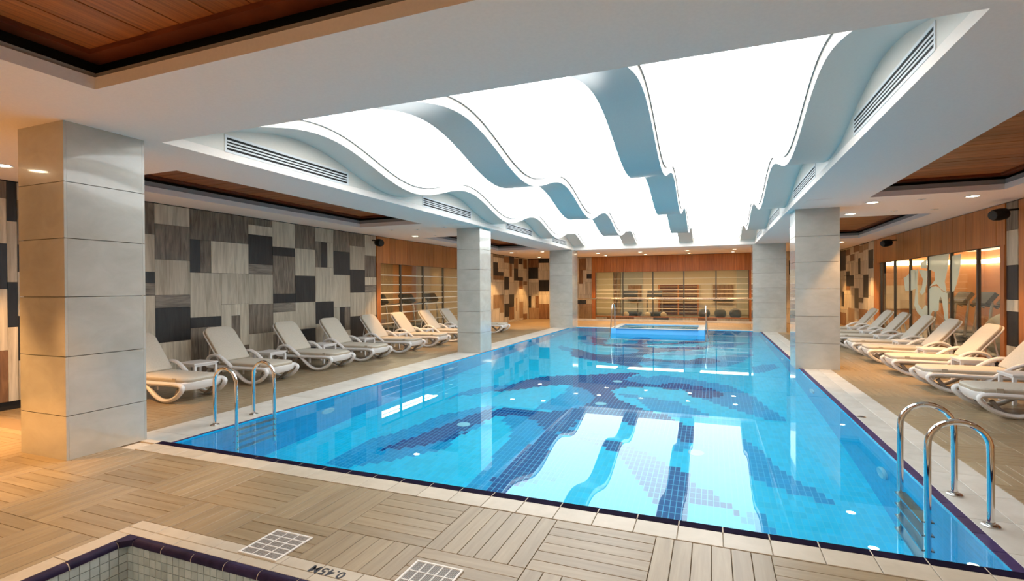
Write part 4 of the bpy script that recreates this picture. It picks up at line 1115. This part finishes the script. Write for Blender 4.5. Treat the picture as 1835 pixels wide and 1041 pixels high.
for i, y in enumerate(LEFT_Y):
    o = PROTO if i == 0 else copy_tree(PROTO)
    o.location = (-6.89 + random.uniform(-.015, .015), y, D); o.rotation_euler = (0, 0, PI + random.uniform(-.015, .015))
    tag(o, LL[i], 'sun lounger', 'sun loungers along the left wall')
for i, y in enumerate(RIGHT_Y):
    o = copy_tree(PROTO)
    o.location = (2.98 + random.uniform(-.02, .02), y, D); o.rotation_euler = (0, 0, random.uniform(-.015, .015))
    tag(o, RL[i], 'sun lounger', 'sun loungers along the right wall')

def make_table():
    t = link('side_table', None); tag(t, None, 'side table')
    mb = MB()
    mb.bbox(-.225, .225, -.21, .21, .385, .41, 'white_resin', .006)
    mb.box(-.21, .21, -.195, .195, .355, .385, 'white_resin')
    lpart('table_top', mb, t)
    for a in (-1, 1):
        for b in (-1, 1):
            lpart('leg', MB().box(a * .195 - .02, a * .195 + .02, b * .18 - .02, b * .18 + .02, 0, .356, 'white_resin'), t)
    return t
TP = make_table()
def table(src, x, y, lab, grp):
    o = src if src is TP and 'placed' not in USED else copy_tree(TP)
    USED.add('placed')
    o.location = (x, y, D); o.rotation_euler = (0, 0, random.uniform(-.03, .03))
    tag(o, lab, 'side table', grp)
USED = set()
ordn = ['first', 'second', 'third', 'fourth', 'fifth', 'sixth', 'seventh', 'eighth']
for i in range(8):
    a, b = LEFT_Y[i], LEFT_Y[i + 1]
    table(TP, -8.02, (a + b) / 2, 'low white side table between the %s and %s sun lounger on the left' % (ordn[i], (ordn + ['ninth'])[i + 1]), 'side tables along the left wall')
for i in range(7):
    a, b = RIGHT_Y[i], RIGHT_Y[i + 1]
    table(TP, 3.95, (a + b) / 2, 'low white side table between the %s and %s sun lounger on the right' % (ordn[i], ordn[i + 1]), 'side tables along the right wall')

# ------------------------------------------------------------------ air vents
def vent(x, y0, y1, sgn, lab):
    z0, z1 = 3.085, 3.285
    t = thing('air_vent', (x, (y0 + y1) / 2, (z0 + z1) / 2), lab, 'air vent', 'linear air vents in the ceiling recess')
    def X(a, b): return sorted((x + sgn * a, x + sgn * b))
    mb = MB()
    e = .028
    for b in ((y0 - e, y1 + e, z0, z0 + e), (y0 - e, y1 + e, z1 - e, z1), (y0 - e, y0, z0 + e, z1 - e), (y1, y1 + e, z0 + e, z1 - e)):
        mb.box(*X(0, .006), *b, 'vent_white')
    part('frame', mb, t)
    part('backing', MB().box(*X(.0005, .002), y0, y1, z0 + e, z1 - e, 'dark_gap'), t)
    h = (z1 - z0 - 2 * e) / 4
    for k in range(1, 4):
        z = z0 + e + h * k
        part('slat', MB().box(*X(.002, .0045), y0, y1, z - .009, z + .009, 'vent_white'), t)
for k in range(4):
    y0 = 4.27 + 4.29 * k
    y1 = y0 + 2.08 - (.25 if k == 3 else 0)
    o4 = ['nearest', 'second', 'third', 'farthest'][k]
    vent(RX0, y0, y1, 1, '%s white slotted air vent in the left wall of the ceiling recess' % o4)
    vent(RX1, y0, y1, -1, '%s white slotted air vent in the right wall of the ceiling recess' % o4)

# ------------------------------------------------------------------ downlights
LMESH = {}
def downlight(x, y, lab, grp, power=1.0, zc=ZC, col=WARM, cone=74):
    t = thing('downlight', (x, y, zc), lab, 'downlight', grp)
    if not LMESH:
        LMESH['trim'] = MB().lathe([(.085, -.002), (.105, -.012), (.112, -.004), (.112, 0)], 'vent_white', (0, 0, 0), 20).mesh('trim_ring', True)
        LMESH['lens'] = MB().lathe([(.084, -.004), (.0, -.0045)], 'lamp_lens', (0, 0, 0), 20).mesh('lens', True)
    link('trim_ring', LMESH['trim'], t, None, False); link('lens', LMESH['lens'], t, None, False)
    ld = bpy.data.lights.new('downlight_beam', 'SPOT')
    ld.energy = SPOT_W * power; ld.color = col; ld.spot_size = math.radians(cone); ld.spot_blend = .35; ld.shadow_soft_size = .06
    lo = link('beam', ld, t, (0, 0, -.03), False)
    return t
G1 = 'warm downlights over the left deck'; G2 = 'warm downlights over the far deck'; G3 = 'warm downlights over the right deck'; G4 = 'warm downlights over the near deck'
downlight(-7.87, 3.43, 'warm downlight at the left picture edge beside the near column', G1)
downlight(-7.9, 12.55, 'warm downlight above the timber fascia of the left window', G1, .8)
downlight(-7.95, 20.2, 'warm downlight left of the far left column, nearer one', G1)
downlight(-6.6, 20.3, 'warm downlight just left of the far left column', G1, .6)
downlight(-7.9, 23.8, 'warm downlight in the far left corner of the ceiling', G1, 1.1)
FL = [(-4.66, 22.25, 'first from the left'), (-2.85, 22.25, 'second from the left'), (-.95, 22.3, 'third from the left'), (.85, 22.3, 'fourth from the left')]
for x, y, w in FL:
    downlight(x, y, 'warm downlight over the far deck, nearer row, ' + w, G2, .6)
    downlight(x, 24.0, 'warm downlight close to the far window, back row, ' + w, G2, .7)
downlight(-5.75, 22.3, 'warm downlight beside the far left column', G2, .7)
downlight(4.1, 10.85, 'warm downlight above the right loudspeakers, near the right wall', G3, .6)
downlight(2.70, 10.93, 'warm downlight right of the right column, nearer one', G3, .6)
downlight(2.69, 12.48, 'warm downlight right of the right column, farther one', G3, .6)
downlight(4.12, 20.3, 'warm downlight above the far patchwork of the right wall', G3, 1.2)
downlight(4.1, 23.8, 'warm downlight in the far right corner of the ceiling', G3, 1.1)
downlight(4.1, 2.3, 'warm downlight above the near right deck outside the picture', G4)
downlight(-7.83, 1.69, 'warm downlight mirrored in the near column', G4, 2.2)
downlight(-6.55, 1.7, 'warm downlight above the near left deck outside the picture', G4, 1.5)
downlight(-4.75, 1.7, 'warm downlight in front of the near column outside the picture', G4, 0.6)
for k, (x, y) in enumerate(((-2.6, .4), (-.3, .4), (1.6, .4), (-2.6, -1.4), (.6, -1.4))):  # added fill lights out of view, brightening the wading pool tiles
    downlight(x, y, 'added pale fill light in the timber tray above the wading pool, %s' % ordn[k], 'added pale fill lights in the timber tray over the wading pool', .22, 3.255, (1.0, .80, .60), 120)
downlight(-1.5, -2.7, 'added warm fill light at the wall behind the viewer', G4, 1.2)  # lights added behind the viewer to warm the front tray lip by floor bounce
downlight(-5.6, -1.4, 'added warm fill light behind the viewer on the left', G4, 2.0)
downlight(3.1, -1.0, 'added warm fill light behind the viewer on the right', G4, 1.6)

# ------------------------------------------------------------------ loudspeakers, ceiling plates
def speaker(x, y, z, ang, back, lab):
    t = thing('loudspeaker', (x, y, z), lab, 'loudspeaker', 'black wall loudspeakers')
    R_ = Matrix.Translation((x, y, z)) @ Matrix.Rotation(ang, 4, 'Z') @ Matrix.Rotation(math.radians(98), 4, 'Y')
    part('cabinet', MB().lathe([(.0, -.13), (.07, -.13), (.098, -.10), (.108, 0), (.098, .10), (.085, .13), (.0, .135)], 'black_plastic', (0, 0, 0), 18, R_), t, True)
    part('grille', MB().lathe([(.083, .128), (.08, .142), (.0, .15)], 'dark_rubber', (0, 0, 0), 18, R_), t, True)
    part('bracket', MB().tube([(x, y, z + .02), (x + back * .12, y, z + .07), (x + back * abs((XL if back < 0 else XR) - x), y, z + .08)], .018, 'black_plastic', 8), t, True)
speaker(-8.62, 11.85, 2.78, math.radians(-25), -1, 'black loudspeaker on the left wall beside the timber fascia')
speaker(4.74, 11.55, 2.745, math.radians(205), 1, 'nearer black loudspeaker on the right wall')
speaker(4.74, 17.8, 2.735, math.radians(205), 1, 'farther black loudspeaker on the right timber fascia')
PL = [(3.4, 10.89, 'right deck near the first tray'), (4.09, 12.43, 'right wall beside the second tray'), (3.41, 12.37, 'right column between two downlights'),
      (-6.12, 11.02, 'middle left column'), (-6.96, 11.17, 'end of the first left tray'), (-7.31, 12.67, 'left window downlight'), (-7.61, 11.0, 'left wall by the loudspeaker')]
for x, y, w in PL:
    t = thing('ceiling_sensor', (x, y, ZC), 'small white square ceiling plate, above the ' + w, 'ceiling sensor', 'small ceiling plates')
    part('plate', MB().box(x - .06, x + .06, y - .045, y + .045, ZC - .006, ZC, 'vent_white'), t)
    part('nozzle', MB().lathe([(.015, -.012), (.02, -.006)], 'steel', (x, y, ZC), 10), t, True)
for x, y, w in ((1.75, 10.35, 'right column'), (-5.6, 10.6, 'middle left column')):
    t = thing('access_hatch', (x, y, ZC), 'flat pale access hatch in the ceiling before the ' + w, 'ceiling hatch')
    part('frame', MB().box(x - .2, x + .2, y - .2, y + .2, ZC - .004, ZC, 'ceiling_paint'), t)
    part('door', MB().box(x - .18, x + .18, y - .18, y + .18, ZC - .007, ZC - .004, 'ceiling_paint'), t)

t = thing('floor_drain', (1.70, 7.37, D), 'small dark round drain in the right pool edge behind the ladder', 'floor drain')
part('cover', MB().lathe([(.05, 0), (.05, .003), (.042, .005)], 'steel', (1.70, 7.37, D), 16), t, True)
for k in range(5):
    part('slot', MB().box(1.67, 1.73, 7.345 + .0125 * k - .003, 7.345 + .0125 * k + .003, D + .0045, D + .0056, 'gym_dark'), t)

# ------------------------------------------------------------------ gym rooms behind the glass
def gym_room(lab, x0, x1, y0, y1, zc, open_side, wall_mat):
    mb = MB(); T = .08
    mb.box(x0, x1, y0, y1, -.12, -.02, 'gym_floor'); mb.box(x0, x1, y0, y1, zc, zc + T, 'ceiling_paint')
    if open_side != 'x0': mb.box(x0 - T, x0, y0, y1, -.12, zc, wall_mat)
    if open_side != 'x1': mb.box(x1, x1 + T, y0, y1, -.12, zc, wall_mat)
    if open_side != 'y0': mb.box(x0, x1, y0 - T, y0, -.12, zc, wall_mat)
    mb.box(x0, x1, y1, y1 + T, -.12, zc, wall_mat)
    return struct('gym_room', mb, lab)
g1 = gym_room('dim gym room with timber and grey walls behind the left window', -12.6, XL - .17, 11.6, 20.2, 2.75, 'x1', 'gym_wall')
for a, b, m_ in ((12.0, 14.4, 'gym_orange'), (14.4, 16.9, 'gym_grey'), (17.3, 18.2, 'tan'), (18.2, 20.0, 'gym_orange')):
    part('wall_panel', MB().box(-12.6, -12.55, a, b, 0, 2.7, m_), g1)
g2 = gym_room('warm beige gym room behind the far window', -6.3, 2.3, YB + .18, 29.2, 2.6, 'y0', 'gym_wall')
for a, b, m_ in ((-6.2, -5.25, 'ball_cream'), (-5.2, -5.05, 'brown'), (-5.0, -4.85, 'tan'), (-4.8, -3.6, 'gym_grey'), (1.2, 1.9, 'gym_grey')):
    part('wall_panel', MB().box(a, b, 29.1, 29.19, 0, 2.55, m_), g2)
g3 = gym_room('warm lit gym room with timber walls behind the right window', XR + .18, 9.4, 11.2, 24.0, 2.75, 'x0', 'gym_orange')
def area_lamp(name, x, y, z, sx, sy, w, lab):
    t = thing('gym_lamp', (x, y, z), lab, 'ceiling light')
    part('housing', MB().box(x - sx / 2 - .03, x + sx / 2 + .03, y - sy / 2 - .03, y + sy / 2 + .03, z + .002, z + .06, 'vent_white'), t)
    part('diffuser', MB().box(x - sx / 2, x + sx / 2, y - sy / 2, y + sy / 2, z - .02, z, 'gym_light'), t)
area_lamp('a', -10.8, 15.4, 2.68, .5, 6.0, 1, 'long warm fill light added unseen in the gym behind the left window')  # unseen lamp, added and enlarged to brighten the room behind the left glass
area_lamp('b', -5.25, 26.9, 2.48, 1.1, .7, 1, 'short warm ceiling light at the left in the gym behind the far window')
area_lamp('b', -2.7, 26.9, 2.48, 2.75, .7, 1, 'left long warm ceiling light in the gym behind the far window')
area_lamp('c', .55, 26.9, 2.48, 2.2, .7, 1, 'right long warm ceiling light in the gym behind the far window')
area_lamp('d', 6.6, 14.5, 2.68, .3, 5.0, 1, 'nearer warm ceiling light strip in the gym behind the right window')
area_lamp('e', 6.6, 20.6, 2.68, .3, 5.0, 1, 'farther warm ceiling light strip in the gym behind the right window')
t = thing('cove_light', (9.3, 17.5, 2.35), 'warm cove light running round the gym behind the right window', 'cove light')
part('diffuser', MB().box(9.30, 9.39, 11.4, 23.9, 2.28, 2.44, 'gym_light'), t)
part('diffuser', MB().box(5.4, 9.28, 23.9, 23.98, 2.28, 2.44, 'gym_light'), t)
part('wall_panel', MB().box(9.3, 9.38, 17.0, 19.6, .1, 1.6, 'gym_wall'), g3)
part('wall_panel', MB().box(5.6, 7.6, 23.9, 23.96, .6, 1.5, 'gym_wall'), g3)
part('wall_panel', MB().box(9.3, 9.38, 11.5, 14.5, 0, 2.25, 'gym_grey'), g3)

def treadmill(x, y, rot, lab, grp, z=-.02):
    t = link('treadmill', None, None, (x, y, z)); t.rotation_euler = (0, 0, rot); tag(t, lab, 'treadmill', grp)
    lpart('deck', MB().bbox(-.85, .85, -.38, .38, .06, .2, 'gym_dark', .03), t)
    lpart('belt', MB().box(-.75, .6, -.25, .25, .2, .208, 'dark_rubber'), t)
    for s in (-1, 1):
        lpart('upright', MB().tube([(.72, s * .36, .15), (.62, s * .36, 1.1)], .032, 'steel', 8), t, True)
        lpart('handrail', MB().tube([(.60, s * .36, 1.02), (.1, s * .36, .95), (.02, s * .36, .90)], .022, 'gym_dark', 8), t, True)
        lpart('foot', MB().lathe([(.04, 0), (.04, .07)], 'dark_rubber', (.7, s * .3, 0), 8), t, True); lpart('foot', MB().lathe([(.04, 0), (.04, .07)], 'dark_rubber', (-.7, s * .3, 0), 8), t, True)
    M_ = Matrix.Translation((.62, 0, 1.18)) @ Matrix.Rotation(math.radians(-35), 4, 'Y')
    lpart('console', MB().box(-.05, .05, -.36, .36, -.16, .16, 'gym_dark', M_), t)
    lpart('display', MB().box(-.056, -.05, -.2, .2, -.1, .1, 'gym_grey', M_), t)
    return t
for k, y in enumerate((12.3, 14.8, 16.0, 17.2, 18.5)):
    treadmill(6.9, y, PI, 'dark treadmill behind the right window, %s from the near end' % ordn[k], 'treadmills behind the right window')
for k, x in enumerate((-3.9, -2.7)):
    treadmill(x, 27.2, -PI / 2, 'dark treadmill behind the far window, %s' % ('left one', 'right one')[k], 'treadmills behind the far window')
for k, y in enumerate((13.4, 15.0, 16.6)):
    treadmill(-10.4, y, 0, 'dark treadmill behind the left window, %s from the near end' % ordn[k], 'treadmills behind the left window')
def ball(x, y, r, mat, lab, grp=None):
    t = thing('exercise_ball', (x, y, -.02), lab, 'exercise ball', grp)
    prof = [(max(1e-7, r * math.sin(PI * k / 12)), r - r * math.cos(PI * k / 12)) for k in range(13)]
    part('ball_body', MB().lathe(prof, mat, (x, y, -.02), 20), t, True)
    part('valve', MB().lathe([(.02, 0), (.02, .006)], 'white_resin', (x, y, -.02 + 2 * r - .004), 8), t, True)
for k, x in enumerate((-.35, .35, 1.0)):
    ball(x, 25.75, .26, 'ball_grey', 'dark grey exercise ball behind the far window, %s from the left' % ordn[k], 'grey exercise balls behind the far window')
for k, x in enumerate((-4.0, -2.95, -2.2)):
    ball(x, 25.7, .15, 'ball_cream', 'small cream exercise ball behind the far window, %s from the left' % ordn[k], 'cream exercise balls behind the far window')
ball(5.78, 13.55, .48, 'ball_cream', 'large cream exercise ball behind the nearest right window panes')
def wall_bars():
    x0, x1, y, z1 = -2.72, -.70, 29.1, 1.62
    t = thing('wall_bars', ((x0 + x1) / 2, y, 0), 'reddish wooden wall bars at the back of the gym behind the far window', 'wall bars')
    for x in (x0, (x0 + x1) / 2, x1):
        part('upright', MB().box(x - .04, x + .04, y - .12, y, -.02, z1, 'frame_wood'), t)
    part('backboard', MB().box(x0, x1, y - .02, y, -.02, z1, 'red_wood'), t)
    for k in range(10):
        part('bar', MB().box(x0, x1, y - .11, y - .06, .12 + .15 * k, .18 + .15 * k, 'tan'), t)
wall_bars()
for x0, x1, lab in ((-4.4, -3.65, 'left'), (.05, 1.05, 'right')):
    t = thing('dumbbell_rack', ((x0 + x1) / 2, 28.97, .9), 'dark wall shelf with gym gear at the back of the far gym, %s one' % lab, 'shelf')
    part('frame', MB().box(x0, x1, 28.90, 29.09, .75, .80, 'gym_dark'), t)
    part('backboard', MB().box(x0, x1, 29.04, 29.09, .8, 1.6, 'brown'), t)
    for k in range(4):
        part('dumbbell', MB().lathe([(.07, -.1), (.07, -.04), (.02, -.04), (.02, .04), (.07, .04), (.07, .1)], 'gym_dark', (x0 + .12 + .17 * k, 28.97, .87), 10, Matrix.Rotation(PI / 2, 4, 'Y')), t)
